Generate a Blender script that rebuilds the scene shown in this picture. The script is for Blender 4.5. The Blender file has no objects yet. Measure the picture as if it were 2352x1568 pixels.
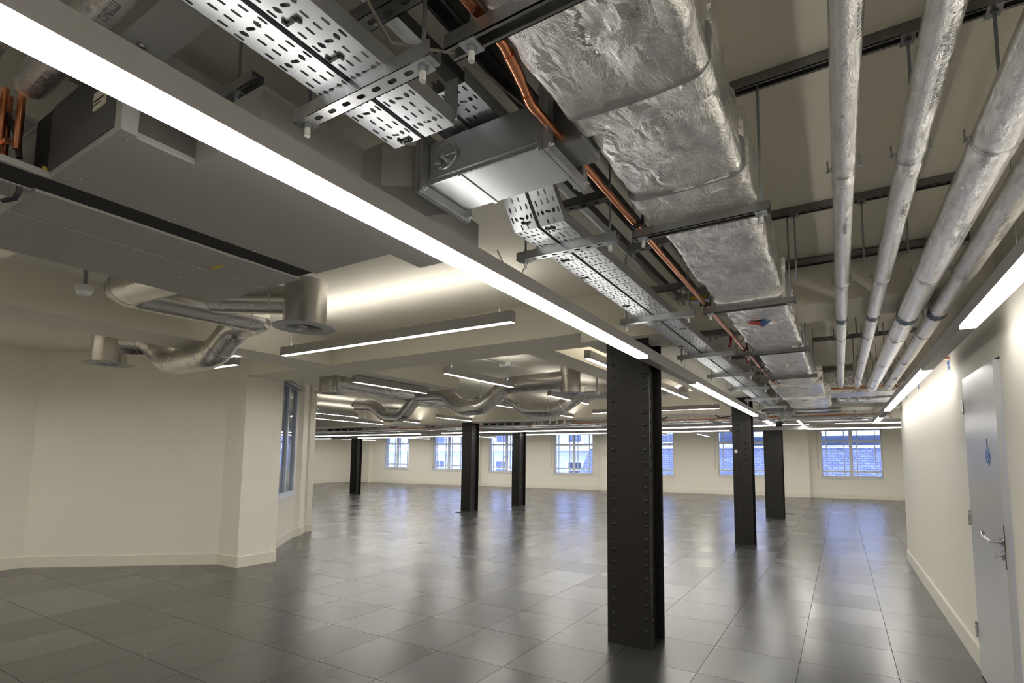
import bpy, bmesh, math, random
from mathutils import Vector, Matrix, noise
from mathutils.geometry import tessellate_polygon
random.seed(7)
C = bpy.context.scene.collection
PI = math.pi
# ------------------------------------------------------------------ materials
M = {}
def newmat(name):
    m = bpy.data.materials.new(name); m.use_nodes = True
    nt = m.node_tree; b = nt.nodes['Principled BSDF']
    M[name] = m
    return m, nt, b
def N(nt, t, **kw):
    n = nt.nodes.new(t)
    for k, v in kw.items():
        if k in n.inputs.keys(): n.inputs[k].default_value = v
        else: setattr(n, k, v)
    return n
def mth(nt, op, a, b=None, c=None):
    n = nt.nodes.new('ShaderNodeMath'); n.operation = op
    for i, v in enumerate((a, b, c)):
        if v is None: continue
        if isinstance(v, (int, float)): n.inputs[i].default_value = v
        else: nt.links.new(v, n.inputs[i])
    return n.outputs[0]
def simple(name, col, rough=.5, metal=0., bump=0., scale=20., rvar=0., cvar=0., stretch=None, spec=None):
    m, nt, b = newmat(name)
    b.inputs['Base Color'].default_value = (*col, 1); b.inputs['Roughness'].default_value = rough; b.inputs['Metallic'].default_value = metal
    if spec is not None: b.inputs['Specular IOR Level'].default_value = spec
    tc = N(nt, 'ShaderNodeTexCoord'); mp = N(nt, 'ShaderNodeMapping'); nt.links.new(tc.outputs['Object'], mp.inputs[0])
    if stretch: mp.inputs['Scale'].default_value = stretch
    if bump or rvar or cvar:
        ns = N(nt, 'ShaderNodeTexNoise', Scale=scale, Detail=6.); nt.links.new(mp.outputs[0], ns.inputs['Vector'])
        if bump:
            bp = N(nt, 'ShaderNodeBump', Strength=bump, Distance=.01); nt.links.new(ns.outputs[0], bp.inputs['Height']); nt.links.new(bp.outputs[0], b.inputs['Normal'])
        if rvar:
            mr = N(nt, 'ShaderNodeMapRange'); mr.inputs[3].default_value = rough - rvar; mr.inputs[4].default_value = rough + rvar
            nt.links.new(ns.outputs[0], mr.inputs[0]); nt.links.new(mr.outputs[0], b.inputs['Roughness'])
        if cvar:
            n2 = N(nt, 'ShaderNodeTexNoise', Scale=scale * .35, Detail=4.); nt.links.new(mp.outputs[0], n2.inputs['Vector'])
            mx = N(nt, 'ShaderNodeMix', data_type='RGBA'); mx.inputs[6].default_value = (*[c * (1 - cvar) for c in col], 1); mx.inputs[7].default_value = (*[min(1, c * (1 + cvar)) for c in col], 1)
            nt.links.new(n2.outputs[0], mx.inputs[0]); nt.links.new(mx.outputs[2], b.inputs['Base Color'])
    return m
simple('wall_paint', (.80, .77, .685), .62, bump=.04, scale=90, cvar=.02)
simple('ceiling_paint', (.80, .765, .67), .75, bump=.03, scale=60)
simple('skirting_paint', (.74, .71, .62), .45)
simple('white_paint', (.78, .79, .80), .4)
simple('frame_paint', (.62, .68, .80), .35)
simple('column_paint', (.0095, .0078, .0068), .42, bump=.06, scale=150, rvar=.07)
simple('galv', (.52, .53, .54), .34, .9, bump=.02, scale=40, rvar=.1, cvar=.16)
simple('galv_dull', (.33, .34, .345), .42, .75, bump=.02, scale=60, rvar=.08, cvar=.15)
simple('strut_steel', (.25, .25, .25), .4, .85, bump=.03, scale=80, rvar=.1, cvar=.2)
simple('tray_steel', (.55, .57, .60), .36, .9, rvar=.08, scale=30, cvar=.08, stretch=(1, .15, 1))
simple('rod_steel', (.33, .37, .40), .4, .8, bump=.2, scale=600, stretch=(.02, .02, 1))
simple('unit_grey', (.37, .365, .345), .5, .2, rvar=.06, scale=8, cvar=.05)
simple('unit_dark', (.09, .09, .092), .5, .4)
simple('black_gap', (.010, .010, .010), .7)
simple('inside_brown', (.10, .085, .08), .6)
simple('lum_grey', (.34, .325, .31), .5, .25)
simple('copper', (.80, .33, .17), .24, 1., rvar=.04, scale=12, cvar=.10)
simple('brass', (.55, .38, .12), .3, 1., rvar=.1, scale=60, cvar=.25)
simple('duct_steel', (.62, .60, .57), .26, .95, rvar=.05, scale=20, cvar=.05, stretch=(1, 1, .3))
simple('stainless', (.6, .6, .6), .22, 1.)
simple('door_paint', (.50, .50, .50), .28, .1, bump=.02, scale=60)
simple('black_plastic', (.015, .015, .016), .45)
simple('white_plastic', (.75, .75, .74), .4)
simple('cap_plastic', (.70, .69, .66), .5)
simple('cable_grey', (.45, .43, .38), .6)
simple('red_plastic', (.55, .02, .02), .5)
simple('blue_ink', (.03, .12, .42), .5)
simple('blue_band', (.05, .17, .45), .45)
simple('dark_band', (.07, .085, .075), .45)
simple('yellow_label', (.65, .5, .03), .5)
simple('cream_label', (.62, .58, .45), .6)
simple('ink', (.03, .03, .035), .5)
simple('stone', (.62, .63, .62), .8, bump=.1, scale=8, cvar=.1)
simple('sticker_white', (.8, .8, .8), .5)
def foil(name, scale, strength, fine, col=(.80, .79, .77), rough=.22):
    m, nt, b = newmat(name)
    b.inputs['Metallic'].default_value = .95; b.inputs['Base Color'].default_value = (*col, 1)
    tc = N(nt, 'ShaderNodeTexCoord')
    mp = N(nt, 'ShaderNodeMapping'); mp.inputs['Scale'].default_value = (1, .55, 1); nt.links.new(tc.outputs['Object'], mp.inputs[0])
    n1 = N(nt, 'ShaderNodeTexNoise', Scale=scale, Detail=8., Roughness=.62, Distortion=1.1); nt.links.new(mp.outputs[0], n1.inputs['Vector'])
    v = N(nt, 'ShaderNodeTexVoronoi', Scale=scale * 1.6, feature='DISTANCE_TO_EDGE')
    ad = N(nt, 'ShaderNodeVectorMath', operation='ADD'); nt.links.new(mp.outputs[0], ad.inputs[0])
    sc = N(nt, 'ShaderNodeVectorMath', operation='SCALE'); sc.inputs[3].default_value = .12; nt.links.new(n1.outputs['Color'], sc.inputs[0]); nt.links.new(sc.outputs[0], ad.inputs[1]); nt.links.new(ad.outputs[0], v.inputs['Vector'])
    n2 = N(nt, 'ShaderNodeTexNoise', Scale=fine, Detail=4.); nt.links.new(mp.outputs[0], n2.inputs['Vector'])
    h = mth(nt, 'ADD', mth(nt, 'MULTIPLY', n1.outputs[0], 1.2), mth(nt, 'MULTIPLY', mth(nt, 'MINIMUM', v.outputs[0], .25), .9))
    h = mth(nt, 'ADD', h, mth(nt, 'MULTIPLY', n2.outputs[0], .16))
    bp = N(nt, 'ShaderNodeBump', Strength=strength, Distance=.02); nt.links.new(h, bp.inputs['Height']); nt.links.new(bp.outputs[0], b.inputs['Normal'])
    mr = N(nt, 'ShaderNodeMapRange'); mr.inputs[3].default_value = rough - .07; mr.inputs[4].default_value = rough + .13
    nt.links.new(n2.outputs[0], mr.inputs[0]); nt.links.new(mr.outputs[0], b.inputs['Roughness'])
foil('foil', 9, .62, 45, rough=.18)
foil('foil_pipe', 26, .30, 110, (.84, .83, .82), .14)
def emis(name, col, s):
    m, nt, b = newmat(name)
    b.inputs['Base Color'].default_value = (.8, .8, .8, 1); b.inputs['Emission Color'].default_value = (*col, 1); b.inputs['Emission Strength'].default_value = s
emis('diffuser', (1, .965, .90), 14.); emis('strip_diffuser', (1, .965, .90), 4.6); emis('uplight', (1, .955, .87), 6.5)
# floor: 600 mm galvanised access panels
def floor_mat():
    m, nt, b = newmat('floor_panels')
    tc = N(nt, 'ShaderNodeTexCoord'); sp = N(nt, 'ShaderNodeSeparateXYZ'); nt.links.new(tc.outputs['Object'], sp.inputs[0])
    ux = mth(nt, 'DIVIDE', sp.outputs[0], .6); uy = mth(nt, 'DIVIDE', sp.outputs[1], .6)
    ix = mth(nt, 'FLOOR', ux); iy = mth(nt, 'FLOOR', uy); fx = mth(nt, 'FRACT', ux); fy = mth(nt, 'FRACT', uy)
    dx = mth(nt, 'MULTIPLY', mth(nt, 'MINIMUM', fx, mth(nt, 'SUBTRACT', 1, fx)), .6); dy = mth(nt, 'MULTIPLY', mth(nt, 'MINIMUM', fy, mth(nt, 'SUBTRACT', 1, fy)), .6)
    d = mth(nt, 'MINIMUM', dx, dy)
    cv = N(nt, 'ShaderNodeCombineXYZ'); nt.links.new(ix, cv.inputs[0]); nt.links.new(iy, cv.inputs[1])
    wn = N(nt, 'ShaderNodeTexWhiteNoise', noise_dimensions='2D'); nt.links.new(cv.outputs[0], wn.inputs['Vector'])
    s2 = N(nt, 'ShaderNodeSeparateColor'); nt.links.new(wn.outputs['Color'], s2.inputs[0])
    gap = mth(nt, 'LESS_THAN', d, .0020)
    # screw heads, four round each crossing
    ex = mth(nt, 'SUBTRACT', dx, .022); ey = mth(nt, 'SUBTRACT', dy, .022)
    rr = mth(nt, 'SQRT', mth(nt, 'ADD', mth(nt, 'MULTIPLY', ex, ex), mth(nt, 'MULTIPLY', ey, ey)))
    scr = mth(nt, 'LESS_THAN', rr, .0048)
    ns = N(nt, 'ShaderNodeTexNoise', Scale=1.3, Detail=1., Roughness=.4); nt.links.new(tc.outputs['Object'], ns.inputs['Vector'])
    base = mth(nt, 'ADD', .17, mth(nt, 'ADD', mth(nt, 'MULTIPLY', mth(nt, 'SUBTRACT', s2.outputs[0], .5), .035), mth(nt, 'MULTIPLY', mth(nt, 'SUBTRACT', ns.outputs[0], .5), .05)))
    base = mth(nt, 'MULTIPLY', base, mth(nt, 'SUBTRACT', 1, mth(nt, 'MULTIPLY', gap, .85)))
    base = mth(nt, 'ADD', base, mth(nt, 'MULTIPLY', scr, .35))
    cc = N(nt, 'ShaderNodeCombineColor')
    nt.links.new(mth(nt, 'MULTIPLY', base, 1.0), cc.inputs[0]); nt.links.new(mth(nt, 'MULTIPLY', base, 1.0), cc.inputs[1]); nt.links.new(mth(nt, 'MULTIPLY', base, .985), cc.inputs[2])
    nt.links.new(cc.outputs[0], b.inputs['Base Color'])
    b.inputs['Metallic'].default_value = .8
    ro = mth(nt, 'ADD', .205, mth(nt, 'ADD', mth(nt, 'MULTIPLY', s2.outputs[1], .05), mth(nt, 'MULTIPLY', ns.outputs[0], .08)))
    ro = mth(nt, 'ADD', ro, mth(nt, 'MULTIPLY', gap, .4)); nt.links.new(ro, b.inputs['Roughness'])
    # slightly different tilt for every panel plus pressed edge
    nv = N(nt, 'ShaderNodeCombineXYZ')
    nt.links.new(mth(nt, 'MULTIPLY', mth(nt, 'SUBTRACT', s2.outputs[2], .5), .0045), nv.inputs[0]); nt.links.new(mth(nt, 'MULTIPLY', mth(nt, 'SUBTRACT', s2.outputs[0], .5), .0045), nv.inputs[1]); nv.inputs[2].default_value = 1
    nn = N(nt, 'ShaderNodeVectorMath', operation='NORMALIZE'); nt.links.new(nv.outputs[0], nn.inputs[0])
    nt.links.new(nn.outputs[0], b.inputs['Normal'])
floor_mat()
def brick_mat(name, c1, c2, mortar, w, h, ms=.03, rough=.8, axes='XZ'):
    m, nt, b = newmat(name)
    tc = N(nt, 'ShaderNodeTexCoord'); sp = N(nt, 'ShaderNodeSeparateXYZ'); nt.links.new(tc.outputs['Object'], sp.inputs[0])
    cb = N(nt, 'ShaderNodeCombineXYZ'); nt.links.new(sp.outputs[0], cb.inputs[0]); nt.links.new(sp.outputs[2], cb.inputs[1])
    br = N(nt, 'ShaderNodeTexBrick'); nt.links.new(cb.outputs[0], br.inputs['Vector'])
    br.inputs['Color1'].default_value = (*c1, 1); br.inputs['Color2'].default_value = (*c2, 1); br.inputs['Mortar'].default_value = (*mortar, 1)
    br.inputs['Scale'].default_value = 1; br.inputs['Brick Width'].default_value = w; br.inputs['Row Height'].default_value = h; br.inputs['Mortar Size'].default_value = ms
    nt.links.new(br.outputs[0], b.inputs['Base Color']); b.inputs['Roughness'].default_value = rough
brick_mat('slate', (.15, .16, .19), (.26, .27, .31), (.07, .075, .09), .26, .115, .012, .6)
brick_mat('ashlar', (.50, .51, .51), (.42, .43, .43), (.30, .31, .32), 1.1, .42, .012, .85)
m, nt, b = newmat('glass')
tr = N(nt, 'ShaderNodeBsdfTransparent'); tr.inputs[0].default_value = (.93, .96, 1, 1); gs = N(nt, 'ShaderNodeBsdfGlossy'); gs.inputs['Roughness'].default_value = .0
fr = N(nt, 'ShaderNodeFresnel', IOR=1.45); mxs = N(nt, 'ShaderNodeMixShader'); nt.links.new(fr.outputs[0], mxs.inputs[0]); nt.links.new(tr.outputs[0], mxs.inputs[1]); nt.links.new(gs.outputs[0], mxs.inputs[2])
nt.links.new(mxs.outputs[0], nt.nodes['Material Output'].inputs[0])
simple('dark_glass', (.05, .065, .09), .05, 0, spec=.8)
simple('well_glass', (.16, .20, .27), .03, .0, spec=1.0)
# ------------------------------------------------------------------ mesh helpers
class MB:
    def __init__(s): s.bm = bmesh.new(); s.mats = []; s.cur = 0
    def mat(s, name):
        if name not in s.mats: s.mats.append(name)
        s.cur = s.mats.index(name); return s
    def face(s, vs, smooth=False):
        try:
            f = s.bm.faces.new(vs); f.material_index = s.cur; f.smooth = smooth; return f
        except ValueError: return None
    def box(s, x0, x1, y0, y1, z0, z1, mx=None, r=None):
        v = [Vector(p) for p in ((x0, y0, z0), (x1, y0, z0), (x1, y1, z0), (x0, y1, z0), (x0, y0, z1), (x1, y0, z1), (x1, y1, z1), (x0, y1, z1))]
        if mx: v = [mx @ p for p in v]
        v = [s.bm.verts.new(p) for p in v]
        for q in ((3, 2, 1, 0), (4, 5, 6, 7), (0, 1, 5, 4), (1, 2, 6, 5), (2, 3, 7, 6), (3, 0, 4, 7)): s.face([v[i] for i in q])
        return s
    def prism(s, pts, z0, z1):      # vertical prism from a plan outline (counter-clockwise)
        a = [s.bm.verts.new((x, y, z0)) for x, y in pts]; b = [s.bm.verts.new((x, y, z1)) for x, y in pts]
        s.face(a[::-1]); s.face(b)
        for i in range(len(pts)): j = (i + 1) % len(pts); s.face([a[i], a[j], b[j], b[i]])
        return s
    def extr(s, prof, p0, p1, up=(0, 0, 1)):   # closed profile (u, v) swept from p0 to p1
        p0 = Vector(p0); p1 = Vector(p1); d = (p1 - p0).normalized(); u = Vector(up).cross(d).normalized() if abs(Vector(up).dot(d)) < .99 else Vector((1, 0, 0)); w = d.cross(u)
        a = [s.bm.verts.new(p0 + u * x + w * y) for x, y in prof]; b = [s.bm.verts.new(p1 + u * x + w * y) for x, y in prof]
        s.face(a[::-1]); s.face(b)
        for i in range(len(prof)): j = (i + 1) % len(prof); s.face([a[i], a[j], b[j], b[i]])
        return s
    def cyl(s, p0, p1, r, seg=12, r1=None, caps=True):
        p0 = Vector(p0); p1 = Vector(p1); r1 = r if r1 is None else r1; d = (p1 - p0).normalized()
        u = d.orthogonal().normalized(); w = d.cross(u)
        a = []; b = []
        for i in range(seg):
            t = 2 * PI * i / seg; o = u * math.cos(t) + w * math.sin(t)
            a.append(s.bm.verts.new(p0 + o * r)); b.append(s.bm.verts.new(p1 + o * r1))
        for i in range(seg): j = (i + 1) % seg; s.face([a[i], a[j], b[j], b[i]], seg > 8)
        if caps: s.face(a[::-1]); s.face(b)
        return s
    def tube(s, pts, r, seg=24, caps=True, rs=None):     # mitred tube through points
        pts = [Vector(p) for p in pts]; rings = []
        d0 = (pts[1] - pts[0]).normalized(); u = d0.orthogonal().normalized(); 
        for i, p in enumerate(pts):
            a = (pts[i] - pts[i - 1]).normalized() if i else (pts[1] - pts[0]).normalized()
            b = (pts[i + 1] - pts[i]).normalized() if i < len(pts) - 1 else a
            n = (a + b).normalized(); rr = r if rs is None else rs[i]
            u = (u - a * u.dot(a)).normalized(); w = a.cross(u)
            ring = []
            for k in range(seg):
                t = 2 * PI * k / seg; o = (u * math.cos(t) + w * math.sin(t)) * rr
                o = o - a * (o.dot(n) / max(.2, a.dot(n)))       # slide along a on to the mitre plane
                ring.append(s.bm.verts.new(p + o))
            rings.append(ring)
            q = a.rotation_difference(b); u = q @ u
        for i in range(len(rings) - 1):
            for k in range(seg): j = (k + 1) % seg; s.face([rings[i][k], rings[i][j], rings[i + 1][j], rings[i + 1][k]], True)
        if caps: s.face(rings[0][::-1]); s.face(rings[-1])
        return s
    def ring(s, p, d, r, t=.004, w=.006, seg=32):         # flat band around an axis
        p = Vector(p); d = Vector(d).normalized()
        s.tube([p - d * w, p - d * w * .5, p + d * w * .5, p + d * w], r, seg, True, [r * .98, r + t, r + t, r * .98]); return s
    def dome(s, p, n, r, h, seg=10, rings=3):
        p = Vector(p); n = Vector(n).normalized(); u = n.orthogonal().normalized(); w = n.cross(u); prev = None
        for i in range(rings):
            a = PI / 2 * i / rings; rr = r * math.cos(a); hh = h * math.sin(a)
            cur = [s.bm.verts.new(p + n * hh + (u * math.cos(2 * PI * k / seg) + w * math.sin(2 * PI * k / seg)) * rr) for k in range(seg)]
            if prev:
                for k in range(seg): j = (k + 1) % seg; s.face([prev[k], prev[j], cur[j], cur[k]], True)
            prev = cur
        t = s.bm.verts.new(p + n * h)
        for k in range(seg): s.face([prev[k], prev[(k + 1) % seg], t], True)
        return s
    def sheet(s, outer, holes, fn):      # flat sheet with real holes; fn maps (u, v) to 3D
        polys = [[Vector((x, y, 0)) for x, y in outer]] + [[Vector((x, y, 0)) for x, y in h] for h in holes]
        flat = [p for q in polys for p in q]; vs = [s.bm.verts.new(fn(p.x, p.y)) for p in flat]
        for t in tessellate_polygon(polys): s.face([vs[i] for i in t])
        return s
    def build(s, name, mat=None, parent=None, loc=None, bevel=0, norm=True, split=None):
        if norm: bmesh.ops.recalc_face_normals(s.bm, faces=s.bm.faces)
        me = bpy.data.meshes.new(name); s.bm.to_mesh(me); s.bm.free()
        for n in ([mat] if mat else s.mats): me.materials.append(M[n])
        if any(p.use_smooth for p in me.polygons): me.set_sharp_from_angle(angle=math.radians(split or 45))
        o = bpy.data.objects.new(name, me); C.objects.link(o)
        if parent:
            o.parent = parent; o.matrix_parent_inverse = Matrix.Translation(-parent.location) if parent.type == 'EMPTY' else Matrix.Identity(4)
        if loc: o.location = loc
        if bevel:
            b = o.modifiers.new('bevel', 'BEVEL'); b.width = bevel; b.segments = 2; b.limit_method = 'ANGLE'
        return o
def thing(name, label, cat, loc=(0, 0, 0), group=None, rz=0):
    o = bpy.data.objects.new(name, None); C.objects.link(o); o.location = loc; o.rotation_euler = (0, 0, rz); o.empty_display_size = .1
    o['label'] = label; o['category'] = cat
    if group: o['group'] = group
    return o
def tag(o, label, cat, group=None, kind=None):
    o['label'] = label; o['category'] = cat
    if group: o['group'] = group
    if kind: o['kind'] = kind
    return o
def struct(o): o['kind'] = 'structure'; return o
def dup(root, loc, label, group=None, rz=None):
    def cp(o, par):
        c = o.copy(); C.objects.link(c)
        if par: c.parent = par; c.matrix_parent_inverse = o.matrix_parent_inverse.copy()
        for ch in list(o.children): cp(ch, c)
        return c
    r = cp(root, None); r.location = loc; r['label'] = label
    if group: r['group'] = group
    if rz is not None: r.rotation_euler = (0, 0, rz)
    return r
def B(*a): return MB().box(*a)
ORD = ['first', 'second', 'third', 'fourth', 'fifth', 'sixth', 'seventh', 'eighth', 'ninth', 'tenth', 'eleventh', 'twelfth', 'thirteenth', 'fourteenth', 'fifteenth', 'sixteenth']
# ------------------------------------------------------------------ room shell
CZ = 2.87
def WY(x): return 19.2 + .073 * x        # window wall, a little out of square
WN = Vector((-.073, 1, 0)).normalized(); WD = Vector((1, .073, 0)).normalized()
struct(B(-24, 9, -9, 21, -.12, 0).build('floor', 'floor_panels'))
struct(B(-24, 9, -9, 21, CZ, CZ + .2).build('ceiling', 'ceiling_paint'))
struct(B(-24, 9, -9.1, -9, 0, CZ).build('wall_back', 'wall_paint'))
# right wall: lining to 2.545 m with the older wall set back above; ends at y 5.76
w = MB()
w.box(3.526, 3.66, -9, .11, 0, 2.545); w.box(3.526, 3.66, .99, 5.76, 0, 2.545); w.box(3.526, 3.66, .11, .99, 2.062, 2.545)
w.box(3.565, 3.66, -9, 5.74, 2.545, CZ); w.box(3.66, 8.2, 5.62, 5.76, 0, CZ)
struct(w.build('wall_right', 'wall_paint'))
struct(B(8.1, 8.2, 5.76, 21, 0, CZ).build('wall_right_far', 'wall_paint'))
def skirt(name, segs, h=.15, t=.016):
    w = MB()
    for (x0, y0), (x1, y1) in segs:
        d = Vector((x1 - x0, y1 - y0, 0)); n = Vector((d.y, -d.x, 0)).normalized()
        w.extr([(0, 0), (-t, 0), (-t, h - .012), (-t + .006, h), (0, h)], (x0, y0, 0), (x1, y1, 0))
    return struct(w.build(name, 'skirting_paint'))
skirt('baseboard_right', [((3.526, 5.775), (3.526, .985)), ((3.526, .105), (3.526, -9))])
# light well block on the left with chamfered corners
well = [(-6.56, -9), (-6.57, -1.165), (-4.68, .276), (-4.225, .274), (-4.2, .79), (-4.575, .80), (-6.04, 2.32), (-6.04, 2.43), (-6.39, 2.77), (-6.37, 2.93), (-24, 2.93)]
w = MB()
th = .12
def wallseg(w, p, q, z0=0, z1=CZ, t=th):
    d = Vector((q[0] - p[0], q[1] - p[1], 0)).normalized(); n = Vector((-d.y, d.x, 0))
    w.prism([(p[0], p[1]), (q[0], q[1]), (q[0] + n.x * t, q[1] + n.y * t), (p[0] + n.x * t, p[1] + n.y * t)][::-1], z0, z1)
for i in range(len(well) - 1):
    p, q = well[i], well[i + 1]
    if i == 5:
        d = Vector((q[0] - p[0], q[1] - p[1])).normalized()
        P = lambda s: (p[0] + d.x * s, p[1] + d.y * s)
        wallseg(w, P(0), P(.62)); wallseg(w, P(1.93), q); wallseg(w, P(.62), P(1.93), 0, .80); wallseg(w, P(.62), P(1.93), 2.72, CZ)
        diag = (P, d)
    else: wallseg(w, p, q)
struct(w.build('wall_left_well', 'wall_paint'))
skirt('baseboard_left', [(well[i], well[i + 1]) for i in range(len(well) - 1)])
# window in the chamfered wall
P, d = diag
dv = Vector((d.x, d.y, 0)); nv = Vector((d.y, -d.x, 0))
mx = Matrix(((dv.x, nv.x, 0, well[5][0]), (dv.y, nv.y, 0, well[5][1]), (0, 0, 1, 0), (0, 0, 0, 1)))
wr = MB()
for a, b_, z0, z1 in ((.62, .68, .80, 2.72), (1.87, 1.93, .80, 2.72), (.62, 1.93, .80, .86), (.62, 1.93, 2.66, 2.72), (1.24, 1.31, .86, 2.66)): wr.box(a, b_, -.05, .012, z0, z1, mx)
wf = struct(wr.build('window_8', 'frame_paint'))
g = MB().box(.68, 1.24, -.03, -.024, .86, 2.66, mx).box(1.31, 1.87, -.03, -.024, .86, 2.66, mx).build('window_glass', 'well_glass', wf)
MB().box(.58, 1.97, 0, .05, .775, .80, mx).build('window_sill', 'white_paint', wf)
bl = MB(); c0 = mx @ Vector((.60, .06, 2.70)); c1 = mx @ Vector((1.95, .06, 2.70)); bl.cyl(c0, c1, .04, 16)
tag(bl.build('roller_blind', 'lum_grey'), 'rolled-up grey roller blind above the tall window beside the pier', 'blind')
# far left and window walls
struct(MB().prism([(-22.9, 2.9), (-22.6, 2.9), (-22.4, 18.3), (-22.7, 18.3)], 0, CZ).build('wall_left_far', 'wall_paint'))
skirt('baseboard_left_far', [((-22.6, 2.9), (-22.4, 17.6))])
wins = [(-20.28, -18.49, .84), (-16.79, -14.81, .81), (-13.18, -11.19, .765), (-9.46, -7.455, .735), (-5.75, -3.67, .735), (-1.81, .21, .78), (2.047, 4.093, .80)]
w = MB(); edges = [-22.7] + [e for a in wins for e in a[:2]] + [8.3]
WZT = 2.66
def wp(x, off=0): return (x + WN.x * off, WY(x) + WN.y * off)
def wprism(w, x0, x1, o0, o1, z0, z1):
    w.prism([wp(x0, o0), wp(x1, o0), wp(x1, o1), wp(x0, o1)], z0, z1)
for i in range(0, len(edges), 2): wprism(w, edges[i], edges[i + 1], 0, .35, 0, CZ)
for a, b_, z in wins: wprism(w, a, b_, 0, .35, 0, z); wprism(w, a, b_, 0, .35, WZT, CZ)
struct(w.build('wall_far', 'wall_paint'))
for k, (x0, x1) in enumerate([(-21.9, -21.2), (-14.3, -13.6), (-7.0, -6.2), (.75, 1.62), (5.2, 8.1)]):
    w = MB(); wprism(w, x0, x1, -.22, .0, 0, CZ); o = struct(w.build('trim_%d' % (20 + k), 'wall_paint'))
w = MB()
xs = [-22.5, -21.9, -21.2, -14.3, -13.6, -7.0, -6.2, .75, 1.62, 5.2, 8.1]
for i in range(len(xs) - 1):
    o = -.22 if i % 2 else 0
    wprism(w, xs[i], xs[i + 1], o - .018, o, 0, .15)
struct(w.build('baseboard_far', 'skirting_paint'))
for k, (x0, x1, zs) in enumerate(wins):
    a = wp(x0, .16); L = (Vector(wp(x1, .16)) - Vector(a)).length
    mx = Matrix(((WD.x, WN.x, 0, a[0]), (WD.y, WN.y, 0, a[1]), (0, 0, 1, 0), (0, 0, 0, 1)))
    f = MB(); fr = .05
    zt = zs + 1.39; zl = zs + .24
    f.box(0, fr, -.04, .04, zs, WZT, mx).box(L - fr, L, -.04, .04, zs, WZT, mx).box(0, L, -.04, .04, zs, zs + fr, mx).box(0, L, -.04, .04, WZT - fr, WZT, mx)
    f.box(L / 2 - .055, L / 2 + .055, -.05, .04, zs, WZT, mx).box(0, L, -.045, .04, zt - .045, zt + .045, mx).box(0, L, -.04, .035, zl - .04, zl + .02, mx)
    fo = struct(f.build('window_%d' % (k + 1), 'white_paint'))
    bars = MB()
    for h0 in (0, L / 2):
        for q in (.2, .78):
            xx = h0 + q * L / 2; bars.box(xx - .014, xx + .014, -.02, .02, zs + fr, WZT - fr, mx)
    bars.build('glazing_bars', 'white_paint', fo)
    gl = MB().box(fr, L - fr, -.003, .003, zs + fr, WZT - fr, mx).build('window_glass', 'glass', fo)
    sl = MB(); wprism(sl, x0 - .04, x1 + .04, -.045, .12, zs - .045, zs); sl.build('window_sill', 'white_paint', fo)
    hd = MB()
    for s in (-.10, .10):
        hd.cyl(mx @ Vector((L / 2 + s, -.05, zs + .80)), mx @ Vector((L / 2 + s, -.09, zs + .80)), .012, 8); hd.box(L / 2 + s - .008, L / 2 + s + .008, -.10, -.08, zs + .70, zs + .81, mx)
    for q in (.3, .7): hd.box(q * L - .02, q * L + .02, -.06, -.04, zt - .01, zt + .01, mx).box(q * L - .02, q * L + .02, -.06, -.04, zl - .01, zl + .01, mx)
    hd.build('window_handle', 'strut_steel', fo)
    if k > 0:
        p = wp(x0 - .13, -.03); cd = MB(); cd.cyl((p[0], p[1], 1.15), (p[0], p[1], 2.6), .004, 6).cyl((p[0] + .035, p[1], 1.15), (p[0] + .035, p[1], 2.6), .004, 6).cyl((p[0] + .017, p[1], 1.10), (p[0] + .017, p[1], 1.16), .016, 8)
        tag(cd.build('blind_cord', 'cable_grey'), 'looped pull cord hanging left of the %s far window from the right' % ORD[6 - k], 'cord', 'pull cords beside the far windows')
# downstand beams
def beam(n, *a): return struct(B(*a).build('trim_%d' % n, 'ceiling_paint'))
beam(1, -4.2, 3.565, .262, .80, 2.55, CZ)
beam(2, .85, 1.70, .14, .66, 2.437, 2.55)
beam(3, -3.1, -2.51, -9, .262, 2.55, CZ)
beam(4, -3.1, -2.51, .80, 2.66, 2.551, CZ)
beam(5, -.09, .24, .80, 3.9, 2.55, CZ)
beam(6, .72, 1.45, .80, 7.4, 2.55, CZ)
beam(7, -24, 8.1, 7.4, 8.02, 2.44, CZ)
beam(8, -24, 8.1, 10.9, 11.5, 2.44, CZ)
beam(9, 3.66, 8.1, 10.5, 10.9, 2.43, CZ)
beam(10, -6.5, -6.0, 8.02, 10.9, 2.5, CZ)
# ------------------------------------------------------------------ door
dr = MB().box(3.494, 3.535, .118, .984, .008, 2.048); door = struct(dr.build('door_1', 'door_paint', bevel=.002))
MB().box(3.527, 3.57, .984, .99, 0, 2.062).box(3.52, 3.57, .11, .99, 2.050, 2.062).build('door_gap', 'black_gap', door)
h = MB(); h.mat('stainless')
h.cyl((3.494, .165, 1.005), (3.484, .165, 1.005), .026, 24).cyl((3.49, .165, 1.005), (3.44, .165, 1.005), .010, 16)
h.tube([(3.44, .155, 1.005), (3.44, .19, 1.005), (3.44, .29, 1.007), (3.44, .325, 1.014), (3.441, .355, 1.035)], .0105, 16)
h.build('door_handle', None, door, split=40)
h = MB(); h.cyl((3.494, .165, .93), (3.484, .165, .93), .026, 24).cyl((3.485, .165, .93), (3.462, .165, .93), .008, 12).box(3.452, 3.466, .158, .172, .912, .948)
h.build('door_thumbturn', 'stainless', door)
B(3.490, 3.4945, .1125, .119, .86, 1.10).build('door_edge_plate', 'unit_dark', door)
for z in (1.85, 1.065, .30):
    hg = MB()
    for a, b_ in ((-.052, -.031), (-.027, .027), (.031, .052)): hg.cyl((3.489, .992, z + a), (3.489, .992, z + b_), .0085, 12)
    hg.build('door_hinge', 'stainless', door)
s = MB(); s.mat('blue_ink').cyl((3.494, .37, 1.49), (3.4915, .37, 1.49), .055, 32)
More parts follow.
